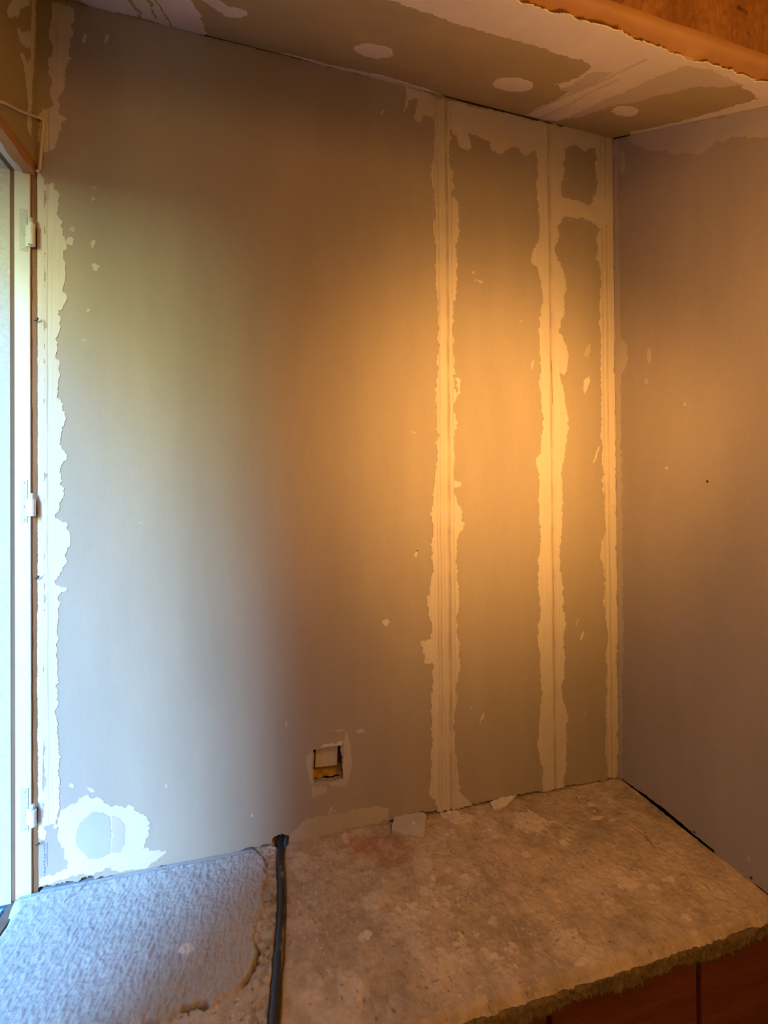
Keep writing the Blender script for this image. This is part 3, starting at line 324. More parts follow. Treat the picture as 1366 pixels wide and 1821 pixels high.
PAPER = (0.36, 0.305, 0.245)
M = {}
M['paper'] = board_paper('plasterboard_paper', PAPER)
M['paper_right'] = board_paper('plasterboard_paper_right', (0.37, 0.31, 0.25))
M['paper_ceiling'] = board_paper('plasterboard_paper_ceiling', (0.43, 0.33, 0.16), False, (1, 1, 1))
M['paper_left'] = board_paper('plasterboard_paper_left', (0.36, 0.28, 0.16), False)
CMP = (0.58, 0.51, 0.43)
M['seam1'] = compound('joint_compound_seam', CMP, grooves=[(-0.5085, 0.0065, 2.4, 0.5), (-0.532, 0.005, 1.2, 0.28), (-0.5395, 0.003, 0.9, 0.2), (-0.496, 0.004, 0.9, 0.22), (-0.522, 0.003, 0.6, 0.18)], strength=0.9)
M['seam2'] = compound('joint_compound_second_seam', CMP, grooves=[(-0.2065, 0.006, 2.6, 0.5), (-0.199, 0.004, 0.7, 0.15)], strength=0.7)
M['corner'] = compound('joint_compound_corner', CMP, grooves=[(-0.022, 0.006, 1.4, 0.3), (-0.037, 0.005, 1.0, 0.22)], strength=0.6)
M['cmp'] = compound('joint_compound', CMP, (1, 1, 1))
M['cmp_thin'] = compound('thin_skim', (0.46, 0.395, 0.325), (2, 2, 1))
M['cmp_cross'] = compound('joint_compound_cross', CMP, (1.5, 1, 22))
M['cmp_left'] = compound('joint_compound_window_corner', (0.60, 0.55, 0.47), grooves=[(-1.378, 0.003, 1.2, 0.3)], strength=0.5)
M['filler'] = compound('grey_filler', (0.40, 0.37, 0.33), (1, 1, 1), strength=1.0)
M['cmp_ceiling'] = compound('ceiling_compound', (0.74, 0.64, 0.50), (4, 1, 1), strength=0.25)
M['cmp_ceiling_thin'] = compound('thin_ceiling_skim', (0.58, 0.48, 0.33), (4, 1, 1), strength=0.25)
M['groove'] = compound('ridge_plaster', (0.60, 0.50, 0.37), (1, 1, 1))

def simple(name, col, rough=0.7, spec=0.3, var=0.15, sc_=20, bmp=0.0005, metallic=0.0, stretch=(1, 1, 1)):
    m, t, b = new_mat(name, rough, spec); b.inputs['Metallic'].default_value = metallic
    n = noise(t, sc_, 5, 0.65, stretch)
    L(t, ramp(t, n, [(0.3, tuple(c * (1 - var) for c in col)), (0.7, tuple(min(1, c * (1 + var)) for c in col))]), b.inputs['Base Color'])
    bump(t, b, noise(t, sc_ * 4, 4, 0.6, stretch), bmp, 0.7); return m
M['white_paint'] = simple('white_frame_paint', (0.56, 0.57, 0.53), 0.45, 0.4, 0.05, 14)
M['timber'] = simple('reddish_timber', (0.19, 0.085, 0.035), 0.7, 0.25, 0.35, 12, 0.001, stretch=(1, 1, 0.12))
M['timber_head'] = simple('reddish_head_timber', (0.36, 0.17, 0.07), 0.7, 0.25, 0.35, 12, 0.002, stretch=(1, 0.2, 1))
M['groove_wood'] = simple('brown_rebate', (0.17, 0.10, 0.06), 0.8, 0.2, 0.25, 14, stretch=(1, 1, 0.15))
M['stucco'] = simple('outdoor_stucco', (0.50, 0.51, 0.48), 0.9, 0.1, 0.10, 110, 0.0025)
M['masonry'] = simple('dark_masonry', (0.10, 0.075, 0.05), 0.95, 0.1, 0.3, 15, 0.003)
M['steel'] = simple('zinc_hinge_steel', (0.62, 0.60, 0.55), 0.4, 0.5, 0.1, 60, 0.0002, 0.6)
M['hinge_paint'] = simple('painted_hinge', (0.66, 0.66, 0.62), 0.45, 0.5, 0.05, 40)
M['plate'] = simple('painted_hinge_plate', (0.44, 0.46, 0.42), 0.45, 0.5, 0.08, 40)
M['black_metal'] = simple('black_screw', (0.02, 0.018, 0.018), 0.5, 0.4, 0.1)
M['cable'] = simple('cream_cable_jacket', (0.62, 0.50, 0.40), 0.45, 0.4, 0.06)
M['board_core'] = simple('plasterboard_offcut_face', (0.49, 0.43, 0.36), 0.85, 0.15, 0.08, 30)
M['gypsum'] = simple('gypsum', (0.68, 0.60, 0.48), 0.9, 0.1, 0.12, 60, 0.001)
M['foam'] = simple('yellow_insulation', (0.42, 0.24, 0.05), 0.95, 0.05, 0.3, 60, 0.002)
M['ink'] = simple('blue_grey_ink', (0.13, 0.17, 0.27), 0.7, 0.2, 0.1)
M['sill_sky_tint'] = simple('outside_sill', (0.28, 0.46, 0.68), 0.5, 0.4, 0.05)  # blue of the reflected sky is painted into the sill colour
M['outdoor'] = simple('outdoor_paving', (0.4, 0.38, 0.33), 0.9, 0.1, 0.2, 3)

# conduit: black ribbed-off plastic with plaster smears
m, t, b = new_mat('black_conduit_plastic', 0.5, 0.4)
c = mixc(t, maprange(t, noise(t, 26, 4, 0.6, (1, 0.35, 1)), 0.56, 0.64, 0, 0.65), (0.028, 0.030, 0.034), (0.30, 0.28, 0.25))
L(t, c, b.inputs['Base Color']); bump(t, b, noise(t, 60, 4), 0.0008, 0.6); M['conduit'] = m

# ledge: colour comes from per-vertex pigment (bare mortar, plaster splats, brick-red dust), fine grain added here
m, t, b = new_mat('rough_ledge_mortar', 0.92, 0.12)
at = N(t, 'ShaderNodeAttribute'); at.attribute_name = 'pigment'
c = mixc(t, maprange(t, noise(t, 90, 5, 0.7), 0.3, 0.7, 0.30, 0.0), at.outputs['Color'], (0.20, 0.15, 0.10))
c = mixc(t, maprange(t, noise(t, 260, 3, 0.6), 0.62, 0.70, 0.0, 0.35), c, (0.70, 0.62, 0.50))
c = mixc(t, maprange(t, noise(t, 120, 2, 0.5), 0.72, 0.76, 0.0, 0.6), c, (0.16, 0.10, 0.06))
L(t, c, b.inputs['Base Color'])
n1 = bump(t, b, noise(t, 55, 6, 0.7), 0.0040, 0.7); bump(t, b, noise(t, 240, 4, 0.7), 0.0010, 0.7, n1); M['ledge'] = m
M['joint'] = simple('dark_brick_joint', (0.085, 0.05, 0.03), 0.95, 0.1, 0.3, 40, 0.004)
M['edge_mortar'] = simple('olive_edge_mortar', (0.19, 0.135, 0.065), 0.95, 0.1, 0.35, 40, 0.004)

# brick face
m, t, b = new_mat('red_brick', 0.9, 0.15)
c = ramp(t, noise(t, 14, 5, 0.6, (0.35, 1, 2.5)), [(0.3, (0.13, 0.034, 0.013)), (0.7, (0.21, 0.058, 0.02))])
L(t, c, b.inputs['Base Color']); bump(t, b, noise(t, 30, 5, 0.6, (0.3, 1, 2.5)), 0.003, 0.6); M['brick'] = m

# rough-sawn beam
m, t, b = new_mat('sawn_beam_wood', 0.75, 0.25)
c = ramp(t, noise(t, 16, 6, 0.7, (1, 1, 0.35)), [(0.25, (0.22, 0.085, 0.02)), (0.5, (0.42, 0.18, 0.045)), (0.75, (0.55, 0.25, 0.07))])
c = mixc(t, maprange(t, noise(t, 40, 3, 0.5), 0.68, 0.74, 0, 0.8), c, (0.10, 0.04, 0.012))
L(t, c, b.inputs['Base Color'])
n1 = bump(t, b, noise(t, 30, 6, 0.75, (1.6, 1, 0.5)), 0.006, 0.8); bump(t, b, noise(t, 160, 3, 0.6, (2, 1, 0.3)), 0.0015, 0.7, n1); M['beam'] = m
m, t, b = new_mat('beam_underside_wood', 0.7, 0.25)
c = ramp(t, noise(t, 10, 5, 0.6, (0.4, 1, 1)), [(0.3, (0.34, 0.165, 0.055)), (0.7, (0.47, 0.24, 0.085))])
L(t, c, b.inputs['Base Color']); bump(t, b, noise(t, 35, 5, 0.6), 0.0015, 0.6); M['beam_low'] = m

# ------------------------------------------------------------------ the setting
def struct(o): o['kind'] = 'structure'; return o
rnd = random.Random(7)

# back wall: one plasterboard skin, ragged along its foot, with the cut-out for the socket box
foot = ragged(SHAPES['bottom'], 0.0018, 3, closed=False)
foot = [(x, max(z, -0.004)) for x, z in foot]; foot = [(XL, foot[0][1])] + foot + [(0.0, foot[-1][1])]
top = ragged(SHAPES['topgap'], 0.0012, 5, closed=False)
top = [(x, min(ZC - 0.0011 + 0.28 * (z - ZC + 0.001), ZC - 0.0008)) for x, z in top if XL < x < -0.001]
top = [(0.0, top[-1][1])] + top[::-1] + [(XL, ZC - 0.001)]
hole = ragged(SHAPES['hole'], 0.0012, 9)
wall_back = struct(sheet('wall_back', foot + top, to_back, -0.0125, 0.0, M['paper'], holes=[hole]))
right_foot = ragged(SHAPES['r_bottom'], 0.0006, 13, closed=False)
RY = -3.0
rf = [(y, max(z, -0.003)) for y, z in right_foot if y > -0.386]
rout = [(0.0, rf[0][1])] + rf + [(-0.386, -0.002), (-0.389, -0.9), (RY, -0.9), (RY, 1.9), (-0.5, 1.9), (-0.43, ZC - SL * 0.43), (0.0, ZC - 0.004)]
wall_right = struct(sheet('wall_right', rout, to_right, -0.0125, 0.0, M['paper_right']))

# left wall with the window opening: lintel zone above, pier towards the room, apron below
bm = bmesh.new()
for a, b_ in (((0.0, WIN_TOP + 0.019), (RY, 2.2)), ((WIN_Y1, -0.9), (RY, WIN_TOP + 0.019))):
    box(bm, (XL - 0.02, a[0], a[1]), (XL, b_[0], b_[1]))
box(bm, (XL - 0.02, 0.0, -0.9), (XL, WIN_Y1, -0.045))
wall_left = struct(bm_obj('wall_left', bm, M['paper_left']))
# sloping ceiling between the back wall and the beam
cl = [(XL, 0.0), (0.0, 0.0), (0.0, -0.43), (XL, -0.43)]
ceiling = struct(sheet('ceiling', cl, to_ceiling, -0.0125, 0.0, M['paper_ceiling']))
bm = bmesh.new(); box(bm, (XL, -0.50, 1.86), (0, RY, 1.90))
struct(bm_obj('ceiling', bm, M['paper_ceiling']))
# room behind the camera
bm = bmesh.new(); box(bm, (XL - 0.4, RY, -0.95), (0.3, RY - 0.1, 2.3)); struct(bm_obj('wall_front', bm, M['paper']))
bm = bmesh.new(); box(bm, (XL - 0.02, 0.1, -0.95), (0.05, RY, -0.9)); struct(bm_obj('floor', bm, M['masonry']))
# masonry shell behind the boards
bm = bmesh.new()
box(bm, (XL - 0.02, 0.075, -0.95), (0.3, 0.28, 2.4)); box(bm, (0.07, 0.075, -0.95), (0.3, RY, 2.4))
struct(bm_obj('wall_shell', bm, M['masonry']))
bm = bmesh.new(); box(bm, (XL - 0.42, 0.28, 2.3), (0.3, RY, 2.4)); struct(bm_obj('ceiling_shell', bm, M['masonry']))

# ---- plaster work on the back wall
P = [('seam_1', 'joint_compound_band', 0.0010, 'seam1'), ('top_band', 'joint_compound_band', 0.0008, 'cmp'), ('seam_2', 'joint_compound_band', 0.0012, 'seam2'),
     ('top_right_band', 'joint_compound_band', 0.0009, 'cmp'), ('cross_band', 'joint_compound_band', 0.0011, 'cmp_cross'), ('corner_band', 'joint_compound_band', 0.0010, 'corner'),
     ('corner_strip', 'joint_compound_band', 0.0009, 'cmp_left'), ('corner_strip_low', 'joint_compound_band', 0.0006, 'cmp_left'), ('upper_corner_strip', 'joint_compound_band', 0.0007, 'cmp_left'),
     ('foot_patch', 'plaster_patch', 0.0008, 'cmp'), ('foot_filler', 'plaster_filler', 0.0014, 'filler'), ('foot_filler2', 'plaster_filler', 0.0012, 'cmp_thin'),
     ('base_band', 'plaster_patch', 0.0006, 'cmp_thin'), ('rim_right', 'plaster_rim', 0.0005, 'cmp_thin'), ('rim_left', 'plaster_rim', 0.0004, 'cmp_thin'),
     ('rim_top', 'plaster_rim', 0.0006, 'cmp'), ('under_a', 'plaster_smear', 0.0004, 'cmp_thin'), ('under_b', 'plaster_smear', 0.0003, 'cmp_thin'), ('under_c', 'plaster_smear', 0.0003, 'cmp_thin')]
for i, (k, nm, h, mt) in enumerate(P):
    amp = {'foot_filler': 0.0006, 'foot_filler2': 0.0006, 'rim_right': 0.001, 'rim_left': 0.001, 'corner_strip_low': 0.0003}.get(k, 0.0022)
    patch(nm, k, to_back, h, M[mt], wall_back, amp, 20 + i)
for i, pts in enumerate(SHAPES['flecks']):
    cxm = sum(p[0] for p in pts) / len(pts); czm = sum(p[1] for p in pts) / len(pts); rr_ = random.Random(800 + i)
    pts = [(cxm + (p[0] - cxm) * k_, czm + (p[1] - czm) * k_) for p in pts for k_ in (rr_.uniform(0.55, 1.25),)]
    sheet('plaster_fleck', ragged(pts, 0.0012, 60 + i), to_back, -0.0003, 0.0005, M['cmp_thin' if i % 3 == 0 else 'cmp'], wall_back)
# straight open joint edges in the seams
def ridge(name, x, z0, z1, wd, h, mt, seed, x1=None):
    x1 = x if x1 is None else x1
    r = random.Random(seed); L_, R2 = [], []
    n = int(abs(z1 - z0) / 0.006)
    for k in range(n + 1):
        f = k / n; z = z0 + (z1 - z0) * f; xx = x + (x1 - x) * f + 0.0006 * math.sin(z * 23 + seed)
        ww = wd * (0.5 + 0.5 * r.random()); L_.append((xx - ww, z)); R2.append((xx + ww, z))
    return sheet(name, L_ + R2[::-1], to_back, 0.0002, h, mt, wall_back)
ridge('open_joint', -0.2060, 1.165, 1.048, 0.0009, 0.0013, M['masonry'], 3, -0.2045)

# socket cut-out: loose board piece, insulation and dark cavity behind the skin
hx = [p[0] for p in SHAPES['hole']]; hz = [p[1] for p in SHAPES['hole']]
x0, x1, z0, z1 = min(hx), max(hx), min(hz), max(hz)
bm = bmesh.new(); box(bm, (x0 + 0.007, 0.020, z1 - 0.058), (x1 - 0.012, 0.031, z1 + 0.02), 0.0015, Matrix.Rotation(0.05, 3, 'Y')); o = bm_obj('backing_piece', bm, M['board_core'], wall_back)
bm = bmesh.new(); r = bmesh.ops.create_grid(bm, x_segments=20, y_segments=12, size=0.5)
for v in bm.verts:
    u, q = v.co.x, v.co.y
    v.co = Vector((x0 - 0.01 + (u + 0.5) * (x1 - x0 + 0.02), 0.013 + (q + 0.5) * 0.055, z0 + 0.004 + 0.026 * (q + 0.5) + 0.003 * math.sin(u * 22) * math.cos(q * 17) - 0.01 * max(0, u - 0.1)))
bm_obj('insulation', bm, M['foam'], wall_back, smooth=True)
bm = bmesh.new(); tube(bm, spline([(x1 - 0.006, 0.05, z1), (x1 - 0.010, 0.035, z1 - 0.03), (x1 - 0.014, 0.03, z1 - 0.058), (x1 - 0.035, 0.04, z1 - 0.062)]), 0.003, 8)
bm_obj('wire', bm, M['black_metal'], wall_back, smooth=True)

# faint printed stamp on the bare board by the window foot
def px_bars():
    out = []
    r = random.Random(4)
    z = 0.095
    while z > 0.02:
        hgt = r.uniform(0.002, 0.006); out.append((-1.3865 + r.uniform(-0.0006, 0.0006), z, r.uniform(0.0012, 0.003), hgt)); z -= hgt + r.uniform(0.0015, 0.003)
    return out
bm = bmesh.new()
for x, z, wd, hh in px_bars(): box(bm, (x - wd / 2, -0.0003, z), (x + wd / 2, 0.0, z - hh))
box(bm, (-1.3815, -0.0003, 0.094), (-1.3811, 0.0, 0.045)); box(bm, (-1.3830, -0.0003, 0.094), (-1.3827, 0.0, 0.052))
bm_obj('printed_stamp', bm, M['ink'], wall_back)

# ---- plaster on the left wall, the ceiling and the right wall
for i, k in enumerate(('left_a', 'left_b')): patch('plaster_smear', k, to_left, 0.0008, M['cmp_left'], wall_left, 0.0012, 90 + i)
for i, (k, nm) in enumerate((('c_main', 'joint_compound_band'), ('c_left', 'joint_compound_band'), ('c_left2', 'joint_compound_band'), ('c_left3', 'joint_compound_band'),
                             ('c_spot1', 'screw_filler_spot'), ('c_spot2', 'screw_filler_spot'), ('c_spot3', 'screw_filler_spot'), ('c_spot4', 'screw_filler_spot'), ('c_edge', 'plaster_smear'))):
    patch(nm, k, to_ceiling, 0.0008, M['cmp_ceiling'], ceiling, 0.0022, 110 + i)
def ribbon(name, line, f3, wd, h0, h1, mt, parent, seed, amp=0.0008):
    line = ragged(line, amp, seed, closed=False, minlen=0.004); r = random.Random(seed); a, b_ = [], []
    for i, p in enumerate(line):
        q0 = line[max(i - 1, 0)]; q1 = line[min(i + 1, len(line) - 1)]; l = math.dist(q0, q1) or 1
        nx, ny = -(q1[1] - q0[1]) / l, (q1[0] - q0[0]) / l; ww = wd * (0.45 + 0.55 * r.random())
        a.append((p[0] + nx * ww, p[1] + ny * ww)); b_.append((p[0] - nx * ww, p[1] - ny * ww))
    return sheet(name, a + b_[::-1], f3, h0, h1, mt, parent)
for i, k in enumerate(('c_smear', 'c_smear2')): patch('plaster_smear', k, to_ceiling, 0.0010, M['cmp_ceiling_thin'], ceiling, 0.003, 130 + i)
ribbon('tape_ridge', SHAPES['c_seam'], to_ceiling, 0.0034, 0.0, 0.0014, M['groove'], ceiling, 5)
ribbon('tape_ridge', SHAPES['c_seam2'], to_ceiling, 0.0024, 0.0, 0.0013, M['groove'], ceiling, 6)
ribbon('open_joint', SHAPES['c_crack'], to_ceiling, 0.0010, 0.0, 0.0012, M['masonry'], ceiling, 7)
for i, (k, h, mt) in enumerate((('r_top', 0.0006, 'cmp_thin'), ('r_strip', 0.0007, 'cmp_thin'), ('r_spot1', 0.0005, 'cmp_thin'), ('r_spot2', 0.0005, 'cmp_thin'), ('r_spot3', 0.0006, 'cmp'), ('r_spot4', 0.0006, 'cmp'), ('r_spot5', 0.0006, 'cmp_thin'), ('r_spot6', 0.0004, 'cmp_thin'))):
    patch('joint_compound_band' if i < 2 else 'plaster_smear', k, to_right, h, M[mt], wall_right, 0.0016 if i < 2 else 0.0008, 140 + i)
for i in range(4):
    y, z = SHAPES['screw%d' % i][0]
    bm = bmesh.new(); tube(bm, [(0.001, y, z), (-0.0006, y, z), (-0.0013, y, z)], [0.0027, 0.0027, 0.0012] if i < 3 else [0.0016, 0.0016, 0.0008], 12)
    bm_obj('screw', bm, M['black_metal'], wall_right)

# ------------------------------------------------------------------ window in the left wall
win = bpy.data.objects.new('window_1', None); COL.objects.link(win); win.location = (XL, (WIN_Y0 + WIN_Y1) / 2, 0.0); win['kind'] = 'structure'
def wobble_box(bm, a, b, axis, amp, seed, n=60):
    """Long board cut into short lengths so that its edges wander a little."""
    r = random.Random(seed); vs = box(bm, a, b)
    es = [e for e in {e for v in vs for e in v.link_edges} if abs((e.verts[0].co - e.verts[1].co)[axis]) > 1e-5]
    g = bmesh.ops.subdivide_edges(bm, edges=es, cuts=n, use_grid_fill=True)
    off = {}
    for v in bm.verts:
        k = round(v.co[axis], 4)
        if k not in off: off[k] = [r.uniform(-amp, amp) for _ in range(3)]
        for i in range(3):
            if i != axis: v.co[i] += off[k][i]
# raw timber edge of the frame, in line with the wall face
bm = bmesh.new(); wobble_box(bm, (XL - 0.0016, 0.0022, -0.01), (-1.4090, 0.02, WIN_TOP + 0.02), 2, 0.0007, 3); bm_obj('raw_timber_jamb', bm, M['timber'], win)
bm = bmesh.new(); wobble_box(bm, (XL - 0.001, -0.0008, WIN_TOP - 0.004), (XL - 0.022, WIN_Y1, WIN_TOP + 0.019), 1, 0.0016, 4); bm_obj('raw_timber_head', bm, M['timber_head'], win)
# white painted frame
XF = -1.4353
bm = bmesh.new(); box(bm, (-1.4086, WIN_Y0, -0.012), (XF, 0.02, WIN_TOP), 0.0012); bm_obj('frame_jamb', bm, M['white_paint'], win)
bm = bmesh.new(); box(bm, (XL - 0.0035, WIN_Y0, WIN_TOP - 0.001), (XF, WIN_Y1, WIN_TOP + 0.04), 0.0012); bm_obj('frame_head', bm, M['white_paint'], win)
bm = bmesh.new(); box(bm, (XF + 0.0005, WIN_Y0 + 0.0015, -0.01), (XF - 0.0075, 0.02, WIN_TOP)); bm_obj('rebate_strip', bm, M['groove_wood'], win)
bm = bmesh.new(); box(bm, (XF + 0.0005, WIN_Y0 - 0.0012, WIN_TOP - 0.0025), (XF - 0.0075, WIN_Y1, WIN_TOP + 0.04)); bm_obj('rebate_strip', bm, M['groove_wood'], win)
bm = bmesh.new(); box(bm, (XL - 0.001, WIN_Y1, -0.012), (XF, WIN_Y1 - 0.04, WIN_TOP), 0.0012); bm_obj('frame_jamb', bm, M['white_paint'], win)
bm = bmesh.new(); wobble_box(bm, (-1.424, -0.004, -0.05), (-1.4445, WIN_Y1, -0.013), 1, 0.0012, 9); bm_obj('sill_rail', bm, M['groove_wood'], win)
# outdoor reveal of the wall, stucco, and the sill outside
XO = -1.68
bm = bmesh.new(); box(bm, (XF - 0.0075, WIN_Y0 + 0.0005, -0.014), (XO, 0.28, WIN_TOP + 0.01)); box(bm, (XF - 0.0075, 0.28, WIN_TOP + 0.0), (XO, RY, 2.4))
box(bm, (XF - 0.0075, WIN_Y1 + 0.0, -0.95), (XO, RY, WIN_TOP)); box(bm, (XF - 0.0075, 0.28, -0.95), (XO, WIN_Y1, -0.03)); bm_obj('stucco_reveal', bm, M['stucco'], win)
bm = bmesh.new(); box(bm, (XF - 0.02, WIN_Y0, -0.03), (XO - 0.03, WIN_Y1, -0.02)); bm_obj('outside_sill', bm, M['sill_sky_tint'], win)

# three hinges on the painted jamb
def make_hinge(zt, zb, k0, k1):
    h = bpy.data.objects.new('hinge', None); COL.objects.link(h); h.parent = win; h.matrix_parent_inverse = Matrix.Translation(-Vector(win.location))
    h.location = (0, 0, 0)
    bm = bmesh.new(); box(bm, (-1.4258, WIN_Y0 - 0.0010, zt), (-1.4130, WIN_Y0, zb), 0.0004); bm_obj('hinge_plate', bm, M['plate'], h)
    for zz in (zt - 0.006, zt - (zt - zb) * 0.62, zb + 0.006):
        bm = bmesh.new(); tube(bm, [(-1.4195, WIN_Y0, zz), (-1.4195, WIN_Y0 - 0.0016, zz), (-1.4195, WIN_Y0 - 0.0022, zz)], [0.0022, 0.0022, 0.0012], 10); bm_obj('screw', bm, M['steel'], h)
    bm = bmesh.new(); tube(bm, [(-1.4015, WIN_Y0 - 0.0075, k0), (-1.4015, WIN_Y0 - 0.0075, k1)], 0.0058, 14)
    box(bm, (-1.4150, WIN_Y0 - 0.0022, k0), (-1.4010, WIN_Y0 - 0.001, k1)); bm_obj('knuckle', bm, M['hinge_paint'], h)
    bm = bmesh.new(); tube(bm, [(-1.4015, WIN_Y0 - 0.0075, k0 - 0.002), (-1.4015, WIN_Y0 - 0.0075, k0 + 0.008), (-1.4015, WIN_Y0 - 0.0075, k0 + 0.012)], [0.0034, 0.0034, 0.0020], 10); bm_obj('hinge_pin', bm, M['steel'], h)
    return h
for q in HINGES: make_hinge(*q)
for zz in NAILS:
    bm = bmesh.new(); tube(bm, spline([(XL - 0.003, -0.004, zz), (XL + 0.002, -0.005, zz + 0.001), (XL + 0.005, -0.007, zz + 0.005)]), 0.0014, 8); bm_obj('nail', bm, M['black_metal'], win)

# ------------------------------------------------------------------ beam
bm = bmesh.new()
prof = [(-0.426, 1.4975), (-0.453, 1.4965), (-0.458, 1.502), (-0.458, 1.9), (-0.56, 1.9), (-0.56, 2.0), (-0.42, 2.0)]
n = 260
rows = []
r = random.Random(2); j = [(0, 0)] * (n + 1)
off = [0.0] * (n + 1)
for i in range(n + 1): off[i] = 0.0005 * math.sin(i * 0.23) + 0.0008 * math.sin(i * 0.071 + 1) + r.uniform(-0.0005, 0.0005)
prof = [(-0.426, 1.4975)] + [(-0.426 - 0.027 * k / 4, 1.4972) for k in range(1, 5)] + [(-0.4565, 1.4995), (-0.458, 1.506)] + [(-0.458, 1.506 + 0.394 * k / 30) for k in range(1, 31)]
for i in range(n + 1):
    x = XL - 0.02 + (0.02 - XL + 0.012) * i / n
    rows.append([(x, y + (off[i] if 0 < k < 8 else 0) + (r.gauss(0, 0.0007) if k > 6 else 0), z + (off[i] * 0.6 if 3 < k < 8 else 0)) for k, (y, z) in enumerate(prof)])
K = len(prof)
verts = [v for rr in rows for v in rr]; base = len(verts)
faces = [(i * K + k, (i + 1) * K + k, (i + 1) * K + k + 1, i * K + k + 1) for i in range(n) for k in range(6, K - 1)]
beam = bpy.data.objects.new('wooden_beam', None); COL.objects.link(beam); beam.location = (-0.7, -0.45, 1.497)
tag(beam, 'orange-brown rough-sawn wooden beam crossing the top right corner below the ceiling', 'beam')
link_mesh('sawn_face', verts, faces, M['beam'], beam)
faces = [(i * K + k, (i + 1) * K + k, (i + 1) * K + k + 1, i * K + k + 1) for i in range(n) for k in range(0, 6)]
link_mesh('smooth_underside', verts, faces, M['beam_low'], beam, smooth=True)
bm = bmesh.new(); box(bm, (XL, -0.432, 1.506), (0.0, -0.4565 + 0.002, 1.9)); bm_obj('core', bm, M['beam_low'], beam)

# ------------------------------------------------------------------ ledge: heightfield top, mortar lip, brick face
def vnoise(x, y, seed):
    """Smooth value noise on arrays."""
    rs = np.random.RandomState(seed); tab = rs.rand(256, 256)
    xi = np.floor(x).astype(int); yi = np.floor(y).astype(int); fx = x - xi; fy = y - yi
    fx = fx * fx * (3 - 2 * fx); fy = fy * fy * (3 - 2 * fy)
    a = tab[xi % 256, yi % 256]; b_ = tab[(xi + 1) % 256, yi % 256]; c_ = tab[xi % 256, (yi + 1) % 256]; d_ = tab[(xi + 1) % 256, (yi + 1) % 256]
    return (a * (1 - fx) + b_ * fx) * (1 - fy) + (c_ * (1 - fx) + d_ * fx) * fy
def fbm(x, y, seed, oct_=4, g=0.5):
    s = 0; a = 1; tot = 0
    for i in range(oct_): s = s + a * (vnoise(x * 2 ** i + 17 * i, y * 2 ** i + 5 * i, seed + i) - 0.5); tot += a; a *= g
    return s / tot * 2
def seg_dist(X, Y, line):
    D = np.full(X.shape, 9.0)
    for (ax, ay), (bx, by) in zip(line, line[1:]):
        dx, dy = bx - ax, by - ay; l2 = dx * dx + dy * dy + 1e-12
        t_ = np.clip(((X - ax) * dx + (Y - ay) * dy) / l2, 0, 1)
        D = np.minimum(D, np.hypot(X - ax - t_ * dx, Y - ay - t_ * dy))
    return D
def inside(X, Y, poly):
    c_ = np.zeros(X.shape, bool); n_ = len(poly)
    for i in range(n_):
        x1_, y1_ = poly[i]; x2_, y2_ = poly[(i + 1) % n_]
        if y1_ == y2_: continue
        cond = ((y1_ > Y) != (y2_ > Y)) & (X < (x2_ - x1_) * (Y - y1_) / (y2_ - y1_) + x1_); c_ ^= cond
    return c_
def smooth(a, b_, x): t_ = np.clip((x - a) / (b_ - a), 0, 1); return t_ * t_ * (3 - 2 * t_)
RIDGE = (0.116, 0.993)
YB, YF = 0.06, -0.389
xs = np.arange(-1.428, 0.004, 0.0020); ys = np.arange(YB, YF - 0.001, -0.0020); NX, NY = len(xs), len(ys)
X, Y = np.meshgrid(xs, ys, indexing='ij')
wx = X + 0.009 * fbm(X * 45, Y * 45, 50, 5, 0.6); wy = Y + 0.009 * fbm(X * 45, Y * 45, 60, 5, 0.6)
edge = SHAPES['slab_edge']; poly = [(-3, 0.3), (edge[0][0], 0.3)] + [tuple(p) for p in edge] + [(-3, edge[-1][1] - 0.2)]
left = inside(wx, wy, poly); dE = seg_dist(wx, wy, edge); sE = np.where(left, dE, -dE)
lf = smooth(-0.002, 0.004, sE)
# coarse trowelled stucco on the left part, ridges running diagonally
RX, RY2 = RIDGE; u = X * RX + Y * RY2; v = -X * RY2 + Y * RX
st_ = fbm(u * 75, v * 210, 3, 4, 0.6); st2 = np.abs(fbm(u * 110, v * 260, 9, 3, 0.6))
h_left = 0.0050 + 0.0022 * st_ - 0.0030 * st2 + 0.003 * fbm(X * 12, Y * 12, 30)
sm = fbm(X * 14, Y * 14, 33); h_right = 0.0022 * sm + 0.0024 * fbm(X * 95, Y * 120, 36, 5, 0.65)
pit = smooth(0.50, 0.68, fbm(X * 170 + 0.8 * fbm(X * 60, Y * 60, 73), Y * 170, 70, 3)); h_right -= 0.0016 * pit
H = h_left * lf + h_right * (1 - lf)
crack = np.exp(-((dE + 0.005 * fbm(X * 90, Y * 90, 46, 4, 0.6)) / 0.0021) ** 2) * smooth(-0.35, 0.25, fbm(X * 25, Y * 25, 44)); H -= 0.007 * crack
# trench that takes the conduit
con = SHAPES['conduit']; dC = seg_dist(X + 0.002 * fbm(X * 60, Y * 60, 77), Y, con); H -= 0.007 * (1 - smooth(0.006, 0.0105, dC))
between = (1 - lf) * (1 - smooth(0.03, 0.05, dC)) * (X < con[0][0]); H += between * 0.004 * fbm(X * 110, Y * 110, 81, 3)
for k, dep in (('crack2', 0.003), ('crack3', 0.005), ('crack4', 0.003)):
    d_ = seg_dist(wx, wy, SHAPES[k]); H -= dep * np.exp(-(d_ / 0.0022) ** 2) * smooth(-0.4, 0.2, fbm(X * 60, Y * 60, 90))
